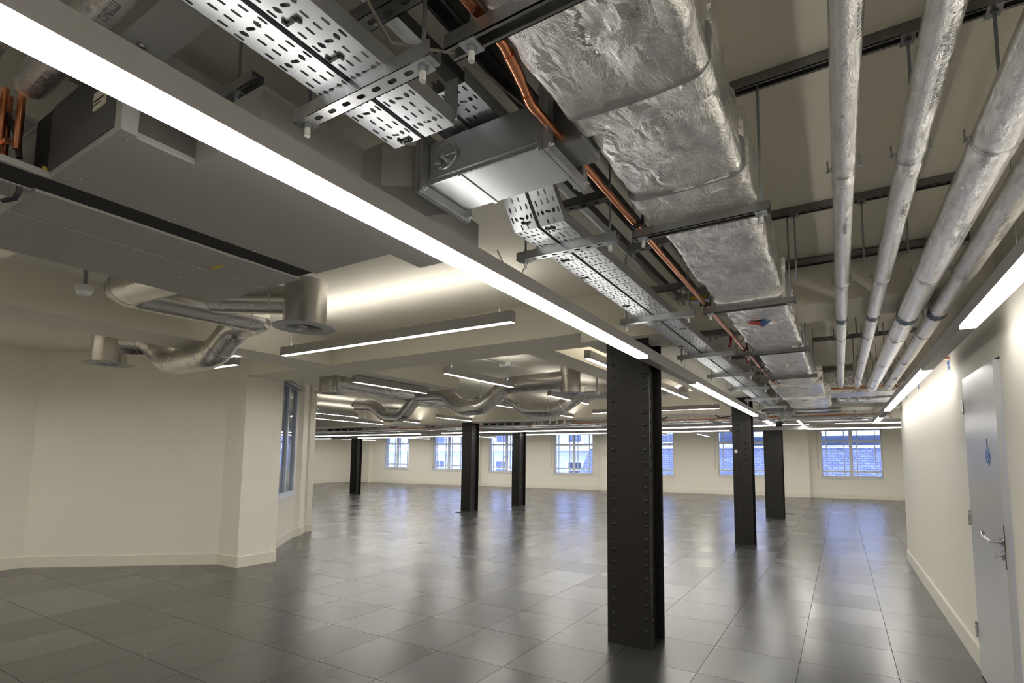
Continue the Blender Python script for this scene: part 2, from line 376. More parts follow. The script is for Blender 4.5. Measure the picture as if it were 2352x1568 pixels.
s.mat('sticker_white').cyl((3.4915, .37, 1.505), (3.4905, .37, 1.505), .012, 16).box(3.4905, 3.4915, .355, .385, 1.455, 1.49)
s.cyl((3.4918, .37, 1.49), (3.4908, .37, 1.49), .050, 32)
s.mat('blue_ink').cyl((3.4909, .37, 1.49), (3.4902, .37, 1.49), .045, 32).mat('sticker_white').box(3.4895, 3.4903, .362, .378, 1.465, 1.515).mat('blue_ink').box(3.491, 3.494, .364, .376, 1.54, 1.60)
s.build('door_sign', None, door)
for i, (y, z) in enumerate(((1.66, 2.255), (3.56, 2.325), (4.79, 2.335))):
    s = MB().mat('sticker_white').box(3.5235, 3.526, y - .055, y + .055, z - .045, z + .045)
    s.mat('blue_ink').box(3.5225, 3.5237, y - .048, y + .048, z + .008, z + .038).box(3.5225, 3.5237, y - .048, y - .004, z - .038, z + .002).mat('ink').box(3.5225, 3.5237, y + .006, y + .044, z - .03, z - .022).box(3.5225, 3.5237, y + .006, y + .044, z - .014, z - .006)
    tag(s.build('wall_label'), ['small blue and white label high on the right wall, nearest the door', 'small blue and white label below the right strip light, middle of three', 'small blue and white label on the right wall, farthest from the door'][i], 'label', 'labels high on the right wall')
# ------------------------------------------------------------------ steel columns
def column(x0, x1, y0, y1, ztop, label, cols=(.055, .30), pitch=.1, detail=True):
    t = thing('steel_column', label, 'column', ((x0 + x1) / 2, (y0 + y1) / 2, 0), 'riveted steel columns')
    fp = MB(); fp.box(x0, x1, y0, y0 + .016, 0, ztop)
    bp = MB(); bp.box(x0, x1 + .008, y1 - .016, y1, 0, ztop - .01)
    wb = MB(); wb.box(x0 + .05, x1 - .05, y0 + .016, y1 - .016, 0, ztop - .02)
    for yy in (y0 + .016, y1 - .028): wb.box(x0 + .012, x1 - .012, yy, yy + .012, 0, ztop - .02)
    n = int((ztop - .1) / pitch)
    for i in range(n):
        z = ztop - .1 - i * pitch
        for cx in ((x0 + .10, x0 + .214) if y0 > 5 else (x0 + .055, x1 - .035)): fp.dome((cx, y0, z - (.005 if cx > x0 + .1 else 0)), (0, -1, 0), .016, .008, 10 if detail else 6, 3 if detail else 2)
        wb.dome((x1 - .05, (y0 + y1) / 2 + .02, z + .03), (1, 0, 0), .018, .012, 8 if detail else 6, 2)
    if not detail:
        for i in range(4):
            for cx in (x0 + .10, x0 + .17): fp.dome((cx, y0, ztop - .12 - i * .09), (0, -1, 0), .015, .01, 6, 2)
    fp.build('front_flange', 'column_paint', t, norm=True, bevel=.0015 if detail else 0); bp.build('back_flange', 'column_paint', t, bevel=.0015 if detail else 0); wb.build('web', 'column_paint', t)
    return t
column(1.044, 1.407, .235, .549, 2.437, 'dark brown riveted steel column in the foreground, nearest of all')
column(1.064, 1.37, 5.86, 6.16, 2.56, 'dark riveted steel column with a white paper scrap stuck on it')
column(1.017, 1.433, 10.53, 10.86, 2.44, 'dark riveted steel column rightmost in the room, behind the right aisle', detail=False)
column(-6.465, -6.135, 7.68, 8.02, 2.44, 'dark riveted steel column left of centre under the spiral ducts, nearer of its pair', detail=False)
column(-6.213, -5.93, 9.85, 10.20, 2.50, 'dark riveted steel column just right of and behind its nearer twin', detail=False)
column(-14.41, -14.03, 10.50, 10.72, 2.44, 'dark riveted steel column farthest left, in front of the far left wall', detail=False)
column(1.0, 1.4, -6.9, -6.55, 2.55, 'dark riveted steel column behind the viewpoint', detail=False) if False else None
tag(MB().prism([(1.095, 5.853), (1.14, 5.853), (1.145, 5.859), (1.095, 5.859)], 1.58, 1.635).build('paper_scrap', 'sticker_white'), 'torn white paper scrap stuck on the second dark column in the right aisle', 'paper')
for i, (x, y) in enumerate(((1.466, 11.93), (-14.2, 11.67), (-21.2, 16.0), (-6.21, 7.29))):
    tag(MB().cyl((x, y, 0), (x, y, .012), .10, 24).cyl((x, y, .012), (x, y, .016), .06, 24).build('floor_grommet', 'unit_dark'), ['dark round floor grommet right of the rightmost column', 'dark round floor grommet right of the leftmost column', 'dark round floor grommet left of the leftmost column near the far left wall', 'dark round floor grommet at the foot of the column left of centre'][i], 'grommet', 'round floor grommets')
# ------------------------------------------------------------------ lighting
LG = 'short suspended linear lights'
def luminaire(p0, p1, z, label, group=LG, w=.062, h=.085, top=CZ, wires=True, up=True):
    p0 = Vector((*p0, z)); p1 = Vector((*p1, z)); L = (p1 - p0).length; d = (p1 - p0) / L; n = Vector((-d.y, d.x, 0))
    t = thing('linear_light', label, 'light', tuple(p0), group)
    mx = Matrix(((d.x, n.x, 0, p0.x), (d.y, n.y, 0, p0.y), (0, 0, 1, z), (0, 0, 0, 1)))
    a = w / 2
    MB().box(0, L, -a, -a + .004, 0, h, mx).box(0, L, a - .004, a, 0, h, mx).box(0, .004, -a, a, 0, h, mx).box(L - .004, L, -a, a, 0, h, mx).box(0, L, -a, a, h * .5, h * .5 + .004, mx).build('housing', 'lum_grey', t)
    MB().box(.005, L - .005, -a + .005, a - .005, .001, .006, mx).build('diffuser', 'diffuser', t)
    if up: MB().box(.02, L - .02, -a + .008, a - .008, h * .75, h * .75 + .004, mx).build('uplight_diffuser', 'uplight', t)
    if wires:
        for q in (.08 if L < 2 else .045, .92 if L < 2 else .955):
            c = mx @ Vector((L * q, 0, h)); MB().cyl(c, (c.x, c.y, top), .0018, 6).cyl(c, (c.x, c.y, c.z + .03), .006, 8).build('suspension_wire', 'rod_steel', t)
    return t
ZL = 2.45
lums = [((-2.02, -.66), (.68, -.64), 'long suspended grey linear light nearest the camera, left of the aisle'),
 ((-3.55, -.61), (-2.93, -.60), 'suspended linear light half hidden behind the dipping spiral duct at left'),
 ((-1.30, .92), (-1.25, 2.29), 'short linear light in front of the middle spiral duct'),
 ((-2.84, .88), (-2.84, 2.27), 'short linear light tight under the beam beside the long straight duct'),
 ((-5.70, 3.26), (-5.78, 4.74), 'short linear light in front of the leftmost dipping duct'),
 ((-7.60, 3.77), (-7.72, 5.23), 'short linear light at left beside the pier opening, upper of two'),
 ((-9.06, 4.84), (-9.36, 7.68), 'long thin linear light low at left behind the pier opening'),
 ((-1.27, 3.38), (-1.25, 4.80), 'short linear light just under the right diffuser plate'),
 ((.57, .86), (.57, 4.72), 'long linear light passing behind the foreground column'),
 ((-1.98, 6.62), (.70, 6.66), 'long linear light crossing behind the foreground column'),
 ((-5.93, 6.0), (-5.92, 7.36), 'short linear light above the nearer column left of centre'),
 ((-7.65, 6.2), (-7.8, 7.36), 'short linear light showing right of the leftmost dipping duct'),
 ((-2.87, 3.6), (-2.88, 4.87), 'short linear light between the two middle dipping ducts'),
 ((-2.87, 6.1), (-2.86, 7.37), 'short linear light behind the right dipping duct'),
 ((1.95, 8.6), (1.95, 10.8), 'short light crossing the far strips just beyond the right aisle corner'),
 ((-2.6, 12.0), (-2.6, 14.2), 'linear light beyond the far strips, left of the foreground column'),
 ((.2, 12.0), (.1, 14.2), 'linear light beyond the far strips, between the first two columns'),
 ((-1.4, 13.8), (-1.5, 16.0), 'linear light near the far windows, right of the foreground column'),
 ((-9.8, 12.0), (-9.9, 14.2), 'linear light beyond the far strips near the fourth far window'),
 ((-13.5, 12.0), (-13.6, 14.2), 'linear light beyond the far strips near the third far window'),
 ((-17.5, 12.5), (-17.6, 14.7), 'linear light beyond the far strips near the leftmost far windows')]
for a, b_, l in lums:
    far = a[1] > 8.5; hid = a == (-2.84, .88)
    luminaire(a, b_, 2.30 if far else ZL, l, LG if not far else 'linear lights beyond the far strips', top=2.55 if hid else CZ, wires=True, up=not hid)
for i, (a, b_) in enumerate((((-5.9, -3.1), (-3.3, -3.1)), ((-5.9, -5.0), (-3.3, -5.0)), ((-2.3, -4.2), (.2, -4.2)), ((-2.3, -6.2), (.2, -6.2)), ((-5.9, -7.0), (-3.3, -7.0)))):  # out-of-frame lamps added to brighten the left wall and beams
    luminaire(a, b_, ZL, 'added unseen linear light brightening the left bay, %s one back' % ORD[i], 'added fill lights beside the viewpoint')
for i, y in enumerate((12.2, 14.4, 16.3)):  # extra lamp rows added to lift the far wall, mostly hidden by the services
    for j, x in enumerate((-20.5, -17.2, -13.9, -10.6, -7.3, -4.0, -.7, 2.6, 5.9)):
        luminaire((x, y), (x + 2.6, y), 2.58, 'added linear light brightening far bays, %s row beyond strips, %s from left' % (ORD[i], ORD[j]), 'added fill lights across the far bays')
def strip(name_label, runs, z=2.193, w=.075, h=.085, lip=.022, wires=()):
    # runs: list of (p0, p1, [(a, b) lit spans along the run])
    t = thing('strip_light', name_label, 'light', (runs[0][0][0], runs[0][0][1], z), 'continuous strip lights')
    hs = MB(); df = MB(); a = w / 2
    for p0, p1, lit in runs:
        p0 = Vector((*p0, 0)); p1 = Vector((*p1, 0)); L = (p1 - p0).length; d = (p1 - p0) / L; n = Vector((-d.y, d.x, 0))
        mx = Matrix(((d.x, n.x, 0, p0.x), (d.y, n.y, 0, p0.y), (0, 0, 1, z), (0, 0, 0, 1)))
        hs.box(0 - a * .999, L + a * .999, -a, a, lip, h, mx)
        pos = 0
        for s0, s1 in lit:
            df.box(s0, s1, -a + .0015, a - .0015, 0, lip - .0005, mx)
        cuts = sorted(lit); cur = -a
        for s0, s1 in cuts + [(L + a, L + a)]:
            if s0 - cur > .01: hs.box(cur, s0, -a, a, .0005, lip, mx)
            cur = s1
    hs.build('housing', 'lum_grey', t); df.build('diffuser', 'strip_diffuser', t)
    for x, y, zt in wires: MB().cyl((x, y, z + h), (x, y, zt), .0018, 6).cyl((x, y, z + h), (x, y, z + h + .03), .006, 8).build('suspension_wire', 'rod_steel', t)
strip('long strip light left of the aisle, turning left at the far corner',
      [((1.487, -8.5), (1.487, 8.45), [(.4, 8.37), (9.83, 14.15), (15.3, 16.95)]), ((1.45, 8.45), (-15.3, 8.45), [(0.04, 2.45), (2.5, 9.3), (10.2, 16.3)])],
      wires=[(1.47, y, 2.55 if .1 < y < .8 else CZ) for y in (-6.5, -4.2, -.73, 1.1, 3.2, 5.0, 7.0)] + [(x, 8.45, CZ) for x in (-1.5, -4, -8.5, -12)])
strip('strip light close to the right wall turning right at the far corner',
      [((3.37, -8.5), (3.335, 8.45), [(.4, 8.38), (9.92, 13.94), (15.28, 16.95)]), ((3.30, 8.45), (7.9, 8.45), [(.04, 4.4)])],
      wires=[(3.37, y, 2.55 if .1 < y < .8 else CZ) for y in (-6.5, -4.0, -1.0, -.1 + 1.4, 3.3, 5.2, 7.0)] + [(5.5, 8.45, CZ)])
strip('farthest continuous strip light running the full width of the room',
      [((7.9, 10.25), (-21.5, 10.25), [(.4, 5.85), (7.65, 14.3), (15.7, 21.6), (23.2, 29.2)])], wires=[(x, 10.25, CZ) for x in (6, 2.2, -2, -4.5, -8, -12, -16, -20)])
# ------------------------------------------------------------------ struts, rods, hangers
def slot(cx, cy, a, r, rot=0, n=4):
    pts = []
    for i in range(2 * n + 2):
        if i <= n: t = -PI / 2 + PI * i / n; x = a + r * math.cos(t); y = r * math.sin(t)
        else: t = PI / 2 + PI * (i - n - 1) / n; x = -a + r * math.cos(t); y = r * math.sin(t)
        pts.append((cx + x * math.cos(rot) - y * math.sin(rot), cy + x * math.sin(rot) + y * math.cos(rot)))
    return pts
def channel_mesh(L, open_down=False, w=.041, h=.035):
    # local x along the channel, centred, underside at z = 0
    m = MB(); a = w / 2; t = .0025; zw = h - t if open_down else 0
    m.box(-L / 2, L / 2, -a, -a + t, 0, h).box(-L / 2, L / 2, a - t, a, 0, h)
    n = max(1, int(L / .05)); holes = []
    for i in range(n):
        holes = [slot((i + .5) * L / n - L / 2, 0, .007, .0062)]
        x0 = i * L / n - L / 2; x1 = (i + 1) * L / n - L / 2
        for zz in (zw, zw + t): m.sheet([(x0, -a), (x1, -a), (x1, a), (x0, a)], holes, lambda u, v, zz=zz: Vector((u, v, zz)))
    if open_down:
        for s in (-1, 1): y0, y1 = sorted((s * a, s * (a - .0095))); m.box(-L / 2, L / 2, y0, y1, 0, t)
    return m
def nutset(m, x, y, z, down=.022):
    m.mat('rod_steel').cyl((x, y, z), (x, y, z - .002), .013, 16).cyl((x, y, z - .002), (x, y, z - .011), .0095, 6)
    m.mat('cap_plastic').cyl((x, y, z - .011), (x, y, z - .011 - down), .0072, 10)
def hanger(label, group, cx, cy, z, L, ztop, open_down=False, upper=None, ends=None, cat='hanger', rz=0, ropes=True):
    t = thing('trapeze_hanger', label, cat, (cx, cy, z), group)
    if ztop > 2.5 and .2 < cy < .85: ztop = 2.55
    ch = channel_mesh(L, open_down); 
    for v in ch.bm.verts: v.co = Matrix.Rotation(rz, 3, 'Z') @ v.co + Vector((cx, cy, z))
    ch.build('channel', 'strut_steel' if open_down else 'galv', t)
    e = ends or (-L / 2 + .03, L / 2 - .03)
    for q in e:
        x, y = cx + q * math.cos(rz), cy + q * math.sin(rz)
        MB().cyl((x, y, z - .004), (x, y, ztop), .005, 8).build('threaded_rod', 'rod_steel', t)
        B(x - .02, x + .02, y - .021, y + .021, z - .0035, z).build('square_washer', 'galv', t)
        n = MB(); nutset(n, x, y, z - .0035); n.mat('rod_steel').cyl((x, y, z + .036), (x, y, z + .045), .0095, 6); n.build('nut', None, t)
    if upper:
        u = channel_mesh(L * .94, False)
        for v in u.bm.verts: v.co = v.co + Vector((cx, cy, upper))
        u.build('upper_channel', 'strut_steel', t)
    return t
TY = [-2.935, -1.86, -.62, .72, 1.9, 3.1, 4.4, 5.7, 6.9]
for i, y in enumerate(TY):
    hanger('slotted trapeze hanger under the twin cable trays, %s from the camera' % ORD[i], 'hangers of the twin cable trays', 1.745, y, 2.327, .47, CZ if y < 6.5 else 2.6, False, 2.51 if i < 7 else None, (-.20, .20))
TY2 = [-4.1, -5.2]
for i, y in enumerate(TY2): hanger('slotted tray hanger overhead behind the viewpoint, %s back' % ORD[i], 'hangers of the twin cable trays', 1.745, y, 2.327, .47, CZ, False, None, (-.20, .20))
DY = [-2.91, -1.79, -.55, .93, 2.45]
for i, y in enumerate(DY):
    hanger('dark channel trapeze hanger carrying the foil duct, %s from the camera' % ORD[i], 'hangers of the foil duct', 2.275, y, 2.345, .51 if i else .55, CZ, True, None, (-.215, .225))
for i, (y, x0, x1) in enumerate(((6.35, 1.5, 2.75), (7.1, 2.0, 2.75), (8.95, 1.9, 3.3))):
    hanger('long channel hanger under the far foil duct, %s from the camera' % ORD[i], 'hangers of the far foil duct', (x0 + x1) / 2, y, 2.33, x1 - x0, 2.44 if 7.4 < y < 8 else CZ, True)
def rail(label, x0, x1, y, z, hang=True, ztop=CZ, extra=()):
    t = thing('support_rail', label, 'rail', ((x0 + x1) / 2, y, z), 'ceiling rails over the insulated pipes')
    ch = channel_mesh(x1 - x0, True, h=.041)
    for v in ch.bm.verts: v.co = v.co + Vector(((x0 + x1) / 2, y, z))
    ch.build('channel', 'strut_steel', t)
    for x, zz in extra:
        MB().cyl((x, y, z), (x, y, zz), .005, 8).build('threaded_rod', 'rod_steel', t)
        MB().box(x - .02, x + .02, y - .03, y + .03, z - .006, z).cyl((x, y, z - .006), (x, y, z - .014), .0095, 6).build('square_washer', 'strut_steel', t)
    return t
rail('dark ceiling rail over the insulated pipes, nearest the camera', 2.36, 3.5, -1.79, 2.829, extra=((2.955, 2.53), (3.17, 2.53)))
rail('dark ceiling rail over the insulated pipes, second from the camera', 2.40, 3.33, -.62, 2.829, extra=((2.54, 2.45), (2.86, 2.5), (3.05, 2.5), (3.27, 2.5)))
rail('thin ceiling rail against the beam over the insulated pipes', 2.40, 3.45, .22, 2.815)
rail('ceiling rail with a red cable on it, beyond the first beam', 2.50, 3.45, 1.35, 2.75, extra=((2.7, CZ), (2.87, 2.5), (3.02, 2.5), (3.2, 2.5)))
rail('ceiling rail beyond the first beam, farther one over the pipes', 2.50, 3.45, 2.55, 2.75, extra=((2.7, CZ), (2.87, 2.5), (3.02, 2.5), (3.2, 2.5)))
# ------------------------------------------------------------------ perforated cable trays
def tray(name_label, x0, x1, path, detail=True, group='perforated cable trays'):
    # path: list of (y, z) of the tray underside
    w = x1 - x0; cx = (x0 + x1) / 2; m = MB(); sc = w / .10
    fl = .045; pitch = .1025
    for (ya, za), (yb, zb) in zip(path, path[1:]):
        L = math.hypot(yb - ya, zb - za); n = max(1, round(L / pitch)); dy, dz = (yb - ya) / L, (zb - za) / L
        f = lambda u, v, dz0=0: Vector((cx + u, ya + dy * v, za + dz * v + dz0))
        for i in range(n):
            v0 = L * i / n; v1 = L * (i + 1) / n; s = (v1 - v0)
            hw = w / 2
            rows = [(0, .35, [(-hw, -.024 * sc, -.036, 0), (-.024 * sc, 0, -.012, 0), (0, .024 * sc, .012, 0), (.024 * sc, hw, .036, 0)]),
                    (.35, .73, [(-hw, -.033 * sc, -.0415, 0), (-.033 * sc, -.0135 * sc, -.0235, 1), (-.0135 * sc, .0135 * sc, 0, 2), (.0135 * sc, .033 * sc, .0235, 3), (.033 * sc, hw, .0415, 0)]),
                    (.73, 1, [(-hw, 0, -.013, 0), (0, hw, .013, 0)])]
            for f0, f1, cells in rows:
                va, vb = v0 + s * f0, v0 + s * f1; vm = (va + vb) / 2
                for ua, ub, q, kind in cells:
                    q *= sc
                    h = [slot(q, vm, .0078, .0034, PI / 2, 3), slot(q, vm, .0045, .0060, PI / 2 - .25, 2), slot(q, vm, .0068, .0046, .35, 3), slot(q, vm, .0045, .0060, PI / 2 + .25, 2)][kind]
                    m.sheet([(ua, va), (ub, va), (ub, vb), (ua, vb)], [h], f)
        for sx in (-1, 1):
            for a, b_ in (((sx * w / 2, 0), (sx * w / 2, fl)), ((sx * w / 2, fl), (sx * (w / 2 - .008), fl))):
                q = [f(a[0], 0) + Vector((0, 0, a[1])), f(a[0], L) + Vector((0, 0, a[1])), f(b_[0], L) + Vector((0, 0, b_[1])), f(b_[0], 0) + Vector((0, 0, b_[1]))]
                m.face([m.bm.verts.new(p) for p in q])
    o = m.build('cable_tray', 'tray_steel')
    sd = o.modifiers.new('thickness', 'SOLIDIFY'); sd.thickness = .0012; sd.offset = 1
    return tag(o, name_label, 'cable tray', group)
ZT = 2.363
tray('perforated metal cable tray overhead, left of the near pair, ending before the damper', 1.615, 1.718, [(-6, ZT), (-2.70, ZT)])
tray('perforated metal cable tray overhead, right of the near pair, ending before the damper', 1.732, 1.837, [(-6, ZT), (-2.70, ZT)])
tray('perforated cable tray stepping over the damper box then running on, left of its pair', 1.615, 1.718, [(-2.66, 2.515), (-2.20, 2.515), (-2.05, ZT), (8.3, ZT)])
tray('perforated cable tray stepping over the damper box then running on, right of its pair', 1.732, 1.837, [(-2.66, 2.515), (-2.20, 2.515), (-2.05, ZT), (8.3, ZT)])
# black cable ties showing at the tray slots
for i, (x, y, zz, n) in enumerate([(1.756, -3.02, ZT, 1), (1.775, -2.905, ZT, 1), (1.675, -2.72, ZT, 2), (1.762, -3.13, ZT, 1), (1.68, -2.07, 2.385, 2), (1.76, -2.02, ZT, 1), (1.66, -1.70, ZT, 1), (1.64, -1.45, ZT, 1), (1.65, -.9, ZT, 1), (1.8, -.2, ZT, 1), (1.64, .35, ZT, 1)]):
    k = MB(); k.box(x - .016, x + .016, y - .003, y + .003, zz - .005, zz).box(x - .019, x - .013, y - .012, y + .003, zz - .005, zz).box(x + .012, x + .018, y - .003, y + .012, zz - .005, zz)
    if n == 2: k.box(x - .01, x + .012, y + .004, y + .012, zz - .008, zz - .003)
    tag(k.build('cable_tie', 'black_plastic'), 'black cable tie poking through the tray slots, %s along the trays' % (ORD[i]), 'cable tie', 'cable ties under the trays')
# cover flap folded up beside the tray end
m = MB(); m.box(1.80, 1.846, -2.70, -2.697, 2.38, 2.50); tag(m.build('tray_end_flap', 'tray_steel'), 'bent metal flap beside the cut end of the near cable tray', 'flap')
# ------------------------------------------------------------------ trunking above the trays
t = thing('cable_trunking', 'dark grey closed trunking running the length of the aisle above the trays', 'trunking', (1.98, 0, 2.68))
MB().box(1.93, 2.03, -7, .20, 2.70, 2.80).box(1.93, 2.03, .84, 7.3, 2.70, 2.80).build('body', 'galv_dull', t)
MB().box(1.915, 1.93, -7, .20, 2.69, 2.81).box(2.03, 2.045, -7, .20, 2.69, 2.81).box(1.915, 1.93, .84, 7.3, 2.69, 2.81).box(2.03, 2.045, .84, 7.3, 2.69, 2.81).build('lid', 'strut_steel', t)
t = thing('slotted_channel', 'long slotted steel channel fixed to the ceiling beside the foil duct', 'channel', (1.80, 0, 2.7))
c = channel_mesh(6.8, True, w=.06, h=.05)
for v in c.bm.verts: v.co = Matrix.Rotation(PI / 2, 3, 'Z') @ v.co + Vector((1.80, -3.3, 2.70))
c.build('channel', 'strut_steel', t)
MB().box(1.70, 1.745, -7, .1, 2.62, 2.66).build('cable_run', 'galv', t)
for i, (y, xa) in enumerate(((-3.25, .5), (-2.25, .4), (-1.1, .38), (-.1, .4), (1.2, .42), (2.4, .45), (3.6, .45), (4.9, .5))):
    hanger('dark upper bracket channel between trays and trunking, %s from the camera' % ORD[i], 'upper bracket channels', 1.93, y, 2.60, xa, CZ, False, None)
# fine cables over the trays
for i, (pts, mat, lab) in enumerate((
    ([(1.80, -4.5, 2.75), (1.78, -3.6, 2.60), (1.84, -3.1, 2.54), (1.80, -2.9, 2.47), (1.86, -2.7, 2.56), (1.82, -2.2, 2.68)], 'cable_grey', 'grey cable looping above the near cable trays'),
    ([(1.05, -1.0, 2.75), (.985, -1.0, 2.66), (.975, -1.0, 2.60)], 'cable_grey', 'short bent cable dangling left of the aisle strip light'),
    ([(2.95, 1.33, 2.80), (2.85, 1.33, 2.80), (2.72, 1.33, 2.79), (2.5, 1.33, 2.79), (2.1, 1.3, 2.80), (1.8, 1.3, 2.8)], 'red_plastic', 'red fire alarm cable along a rail above the foil duct'),
    ([(1.95, .9, 2.85), (1.93, .95, 2.6), (1.90, .99, 2.45)], 'red_plastic', 'red cable strap hanging beside the trays, nearer one'),
    ([(1.98, 1.5, 2.85), (1.97, 1.52, 2.6), (1.97, 1.55, 2.40)], 'red_plastic', 'red cable strap hanging beside the trays, farther one'),
    ([(1.4, -1.87, 2.40), (1.43, -1.87, 2.34), (1.465, -1.87, 2.285)], 'white_plastic', 'white flex dropping from the tray hanger to the strip light'),
    ([(1.56, 2.9, 2.40), (1.50, 2.95, 2.36), (1.487, 3.0, 2.285)], 'white_plastic', 'white flex dropping to the strip light farther down the aisle'))):
    o = MB(); o.tube(pts, .004 if i in (0, 1, 5, 6, 2) else .014, 8); tag(o.build('cable', mat), lab, 'cable')
for i in range(7):
    y = .9 + i * .85; x = 1.93 + .03 * (i % 2)
    o = MB(); o.tube([(x, y, 2.68), (x + .02, y + .2, 2.56), (x - .03, y + .38, 2.50), (x + .02, y + .55, 2.62)], .006, 8); tag(o.build('cable', 'cable_grey'), 'loose grey cable behind the copper pipe, %s beyond the first beam' % ORD[i], 'cable', 'loose cables behind the copper pipe')
for i, (x, y, z, dx, dy, dz) in enumerate(((1.90, -.42, 2.48, .13, .10, .09), (1.93, 2.0, 2.44, .10, .14, .14), (1.93, 3.5, 2.42, .12, .16, .12), (1.93, 5.0, 2.4, .13, .2, .1))):
    b_ = MB().box(x, x + dx, y, y + dy, z, z + dz); o = b_.build('junction_box', 'galv_dull', bevel=.003); tag(o, 'grey metal junction box between trays and duct, %s from the camera' % ORD[i], 'box', 'junction boxes along the aisle')
    if i == 0: MB().box(x + .01, x + dx - .02, y - .001, y + .001, z + .01, z + .03).build('warning_label', 'yellow_label', o)
# ------------------------------------------------------------------ foil clad duct
def crumple_box(m, x0, x1, y0, y1, z0, z1, step=.035, amp=.006, seed=0, caps=True, rnd=.035):
    # rounded rectangular tube along y, crumpled
    prof = []
    nx = max(3, int((x1 - x0) / step)); nz = max(3, int((z1 - z0) / step))
    r = rnd
    def arc(cx, cz, a0):
        for k in range(5):
            a = a0 + PI / 2 * k / 4; prof.append((cx + r * math.cos(a), cz + r * math.sin(a), math.cos(a), math.sin(a)))
    def line(ax, az, bx, bz, n, nxn, nzn):
        for k in range(1, n): prof.append((ax + (bx - ax) * k / n, az + (bz - az) * k / n, nxn, nzn))
    arc(x0 + r, z0 + r, PI); line(x0 + r, z0, x1 - r, z0, nx, 0, -1)
    arc(x1 - r, z0 + r, 1.5 * PI); line(x1, z0 + r, x1, z1 - r, nz, 1, 0)
    arc(x1 - r, z1 - r, 0); line(x1 - r, z1, x0 + r, z1, nx, 0, 1)
    arc(x0 + r, z1 - r, PI / 2); line(x0, z1 - r, x0, z0 + r, nz, -1, 0)
    ny = max(2, int((y1 - y0) / step)); rings = []
    for j in range(ny + 1):
        y = y0 + (y1 - y0) * j / ny; ring = []
        for (x, z, a, b_) in prof:
            p = Vector((x * 1.0, y * 1.0, z)); q = (noise.noise(p * 9 + Vector((seed, 0, 0))) + .6 * noise.noise(p * 23 + Vector((seed, 5, 0)))) * amp
            sag = .010 * math.sin(PI * (x - x0) / (x1 - x0)) if b_ == -1 else 0
            corner = 1.6 if abs(a) > .05 and abs(b_) > .05 else 1
            ring.append(m.bm.verts.new((x + a * q * corner, y + q * .4, z + b_ * (q * corner + sag))))
        rings.append(ring)
    for j in range(ny):
        for k in range(len(prof)):
            l = (k + 1) % len(prof); m.face([rings[j][k], rings[j][l], rings[j + 1][l], rings[j + 1][k]], True)
    if caps: m.face(rings[0][::-1]); m.face(rings[-1])
t = thing('foil_duct', 'large foil-wrapped rectangular duct running down the aisle beside the copper pipe', 'duct', (2.29, 0, 2.38))
secs = [(-6.5, -2.93), (-2.93, -2.50), (-2.50, -1.98), (-1.98, -1.80), (-1.80, -.58), (-.58, .02), (.02, .92), (.92, 1.75), (1.75, 3.25)]
m = MB(); zt = 2.60
for i, (a, b_) in enumerate(secs):
    wv = (.0, .004, .0, .014, .0, -.002, .004, 0, 0)[i]
    crumple_box(m, 2.105 - wv, 2.474 + wv, a, b_ + .004, 2.383 - wv * .3, (2.50 if .1 < (a + b_) / 2 < .9 else zt) + wv, .03 if b_ < 1 else .06, .0075 if b_ < 1 else .006, i * 3.1, rnd=.03)
m.build('wrap', 'foil', t)
for y in (-2.50, -2.0, -.60, .0, .92, 1.75):     # taped collars
    m = MB(); crumple_box(m, 2.094, 2.484, y - .045, y + .045, 2.375, 2.515 if .1 < y < .95 else 2.612, .02, .007, y, rnd=.034)
    m.build('taped_collar', 'foil', t)
for y in (-2.545, -2.045, .875):
    m = MB(); crumple_box(m, 2.0925, 2.4855, y - .0008, y + .0008, 2.3728, 2.515, .04, .003, y, rnd=.034); m.build('wire_band', 'galv_dull', t)
s = MB().mat('red_plastic').prism([(2.213, -.155), (2.285, -.145), (2.293, .0)], 2.361, 2.364).mat('blue_ink').prism([(2.285, -.145), (2.357, -.145), (2.293, .0)], 2.361, 2.364)
s.build('flow_sticker', None, t)['label'] = 'red and blue triangular sticker'
# wider section after the cross duct
t = thing('foil_duct', 'wide foil-wrapped duct section farther down the aisle, beyond the crossing copper pipe', 'duct', (2.3, 6, 2.38))
m = MB(); crumple_box(m, 2.55, 3.44, 4.95, 5.6, 2.45, 2.75, .06, .006, 9); crumple_box(m, 1.98, 2.56, 3.24, 4.6, 2.37, 2.60, .06, .007, 4); m.build('cross_branch', 'foil', t)
m = MB(); crumple_box(m, 2.02, 2.60, 4.6, 7.38, 2.35, 2.62, .06, .007, 2); m.build('wrap', 'foil', t)
m = MB(); crumple_box(m, 2.0, 2.62, 4.56, 4.66, 2.345, 2.63, .04, .008, 7); crumple_box(m, 2.0, 2.62, 5.9, 5.98, 2.345, 2.63, .04, .008, 7); m.build('taped_collar', 'foil', t)
# short foil return piece to the damper
t = thing('foil_duct', 'short brown-grey flexible duct piece between the damper box and the big foil duct', 'duct', (2.06, -2.4, 2.38))
MB().box(2.02, 2.11, -2.47, -2.34, 2.37, 2.50).build('sleeve', 'galv_dull', t)
